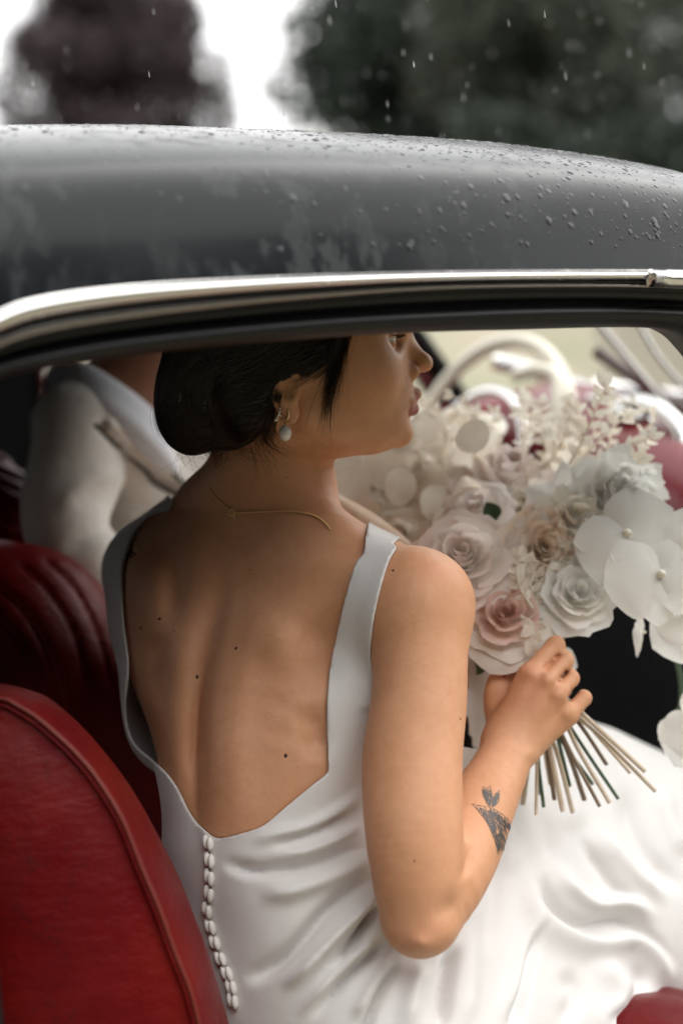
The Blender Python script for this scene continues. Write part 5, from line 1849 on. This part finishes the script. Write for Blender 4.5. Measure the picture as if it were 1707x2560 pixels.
# silver-dollar discs
rg = np.random.default_rng(21)
def disc(px, py, d, r, nrm):
    R = r * d / FPX; fr = frame(vdir(*nrm)); c = W(px, py, d)
    V = [c]
    for q in (.5, .92, 1.0):
        for k in range(14):
            a = 2 * math.pi * k / 14
            V.append(c + R * q * (math.cos(a) * fr[0] + 1.15 * math.sin(a) * fr[1]) + fr[2] * R * (.10 * q * math.sin(2 * a + px) - .05 * q))
    F = [(0, 1 + k, 1 + (k + 1) % 14) for k in range(14)]
    for q in range(2):
        for k in range(14):
            F.append((1 + q * 14 + k, 1 + (q + 1) * 14 + k, 1 + (q + 1) * 14 + (k + 1) % 14, 1 + q * 14 + (k + 1) % 14))
    obj("seed_disc", np.array(V), F, P_DRY, BQ)
for px, py in ((900, 1140), (960, 1160), (1030, 1150), (930, 1230), (1000, 1215), (1075, 1215), (880, 1210), (985, 1300), (1050, 1310), (910, 1290), (1120, 1310), (860, 1165), (1000, 1095), (1060, 1075), (1130, 1105), (955, 1350), (1180, 1090), (870, 1250), (920, 1330), (1030, 1290), (1085, 1330), (850, 1290), (960, 1110), (1100, 1260), (880, 1110), (1010, 1390)):
    disc(px, py, rg.uniform(1.50, 1.64), rg.uniform(40, 56), (rg.uniform(-.6, .4), rg.uniform(-.2, .8), -1))

# bleached ruscus sprigs
def sprig(pts, d0, d1, n, ln, wd, m=P_BEIGE, seed=0):
    rg = np.random.default_rng(seed + 100)
    q = spline([(x, y, d0 + (d1 - d0) * i / (len(pts) - 1)) for i, (x, y) in enumerate(pts)], 24)
    P = np.array([W(*a) for a in q])
    V, F = tube(P, np.linspace(.0016, .0007, 24), 6)
    o = obj("leaf_sprig", V, F, m, BQ)
    for k in range(n):
        i = int(3 + (20) * k / max(n - 1, 1))
        t = unit(P[min(i + 1, 23)] - P[i - 1])
        side_ = unit(np.cross(t, VIEW)) * (1 if k % 2 else -1)
        dr = t * rg.uniform(.5, .9) + side_ * rg.uniform(.5, 1.0) + VIEW * rg.uniform(-.5, .4)
        V, F = leaf_vf(P[i], dr, -VIEW + rg.normal(0, .5, 3), ln * rg.uniform(.8, 1.15), wd * rg.uniform(.8, 1.2), 5, .25, .2)
        obj("leaf", V, F, m, o)
    V, F = leaf_vf(P[-1], P[-1] - P[-3], -VIEW, ln, wd, 5, .25, .1)
    obj("leaf", V, F, m, o)
SPR = [([(1400, 1200), (1460, 1090), (1490, 1020), (1512, 965)], 1.50, 1.50), ([(1450, 1190), (1530, 1130), (1580, 1110), (1625, 1095)], 1.50, 1.49),
       ([(1360, 1180), (1400, 1110), (1420, 1060), (1425, 1010)], 1.54, 1.56), ([(1300, 1130), (1320, 1080), (1318, 1030), (1310, 990)], 1.62, 1.66),
       ([(1420, 1200), (1470, 1130), (1540, 1060), (1570, 1040)], 1.52, 1.53), ([(1120, 1130), (1110, 1080), (1090, 1040), (1060, 1010)], 1.62, 1.66),
       ([(1380, 1190), (1360, 1110), (1350, 1060), (1356, 1010)], 1.56, 1.60), ([(1440, 1180), (1450, 1100), (1445, 1050), (1440, 1020)], 1.53, 1.55),
       ([(1420, 1210), (1500, 1170), (1560, 1160), (1600, 1150)], 1.50, 1.50), ([(1310, 1560), (1330, 1500), (1320, 1440), (1310, 1400)], 1.40, 1.405),
       ([(1290, 1580), (1340, 1540), (1350, 1480), (1335, 1430)], 1.40, 1.41), ([(1480, 1230), (1580, 1230), (1620, 1215), (1640, 1240)], 1.50, 1.52)]
for k, (pts, a, b) in enumerate(SPR):
    sprig(pts, a, b, 12, .016, .0044, seed=k)
for k in range(10):
    x, y = 1050 + 62 * k + rg.uniform(-20, 20), 1120 + rg.uniform(-30, 40)
    sprig([(x, y + 60), (x + rg.uniform(-20, 20), y), (x + rg.uniform(-40, 40), y - 50), (x + rg.uniform(-60, 60), y - 100)], 1.56, 1.60, 10, .014, .0034, seed=60 + k)
sprig([(1330, 1520), (1300, 1470), (1290, 1430), (1300, 1390)], 1.39, 1.40, 12, .012, .0035, seed=40)
sprig([(1300, 1540), (1330, 1560), (1325, 1600)], 1.385, 1.38, 8, .016, .0045, seed=41)
# dried palm blade and green leaves
for (x0, y0, x1, y1, d_, w_) in ((800, 1215, 1045, 1385, 1.50, .0085), (850, 1290, 1070, 1420, 1.54, .0085), (1120, 1240, 1230, 1080, 1.60, .022), (1330, 1200, 1470, 1110, 1.58, .018), (1180, 1330, 1160, 1190, 1.55, .02)):
    a, b = W(x0, y0, d_), W(x1, y1, d_ - .04)
    V, F = leaf_vf(b, a - b, -VIEW, np.linalg.norm(a - b), w_, 8, .5, .08)
    obj("dried_leaf", V, F, P_BEIGE, BQ)
for (x0, y0, x1, y1, d_) in ((1330, 1590, 1385, 1560, 1.42), (1210, 1640, 1170, 1690, 1.42), (1590, 1480, 1640, 1530, 1.47), (1450, 1240, 1475, 1200, 1.5), (1240, 1300, 1215, 1255, 1.47), (1480, 1400, 1520, 1330, 1.49), (1540, 1450, 1500, 1400, 1.48), (1500, 1310, 1485, 1270, 1.51), (1380, 1560, 1410, 1600, 1.43)):
    a, b = W(x0, y0, d_), W(x1, y1, d_)
    V, F = leaf_vf(a, b - a, -VIEW, np.linalg.norm(a - b), .010, 5)
    obj("green_leaf", V, F, m_green, BQ)
# stems through the hand
ends = [(1306, 2011, 1.42), (1339, 2037, 1.39), (1358, 2018, 1.40), (1385, 1999, 1.41), (1406, 2028, 1.39), (1431, 2032, 1.40), (1423, 1965, 1.43), (1498, 2016, 1.38), (1523, 2007, 1.39),
        (1544, 1997, 1.41), (1515, 1911, 1.42), (1611, 1928, 1.40), (1574, 1932, 1.42), (1637, 1978, 1.41), (1460, 2000, 1.43), (1375, 1960, 1.44), (1480, 1960, 1.44), (1350, 1985, 1.45)]
heads = [(1160, 1420, 1.43), (1262, 1570, 1.42), (1362, 1400, 1.46), (1445, 1510, 1.46), (1268, 1230, 1.55), (1528, 1260, 1.52), (1428, 1330, 1.47), (1090, 1200, 1.6), (1010, 1290, 1.6), (1300, 1560, 1.42)]
kinds = [m_stemc, m_stemc, m_stemg, m_stemb, m_stemc, m_stemc, m_stemg, m_stemb, m_stemc, m_stemg, m_stemb, m_stemc, m_stemc, m_stemc, m_stemb, m_stemc, m_stemg, m_stemg]
rg = np.random.default_rng(5)
for k, e in enumerate(ends):
    g0 = W(1352 + rg.uniform(-26, 26) + (e[0] - 1450) * .14, 1720 + rg.uniform(-14, 14), 1.402 + rg.uniform(-.010, .010))
    h = W(*heads[k % len(heads)])
    e = W(*e)
    P = spline([h, g0 + (h - g0) * .35 + rg.normal(0, .004, 3), g0, g0 + (e - g0) * .5 + rg.normal(0, .002, 3), e], 30)
    V, F = tube(P, rg.uniform(.0018, .0027), 8)
    obj("stem", V, F, kinds[k], BQ)
V, F = tube(spline([W(1268, 1640, 1.395), W(1262, 1655, 1.39), W(1264, 1672, 1.39), W(1258, 1690, 1.392)], 12), .0022, 6)
obj("ribbon", V, F, mat("ribbon_red", (.45, .02, .01), .5), BQ)
for o in bpy.data.objects:
    if "_base" in o: del o["_base"]
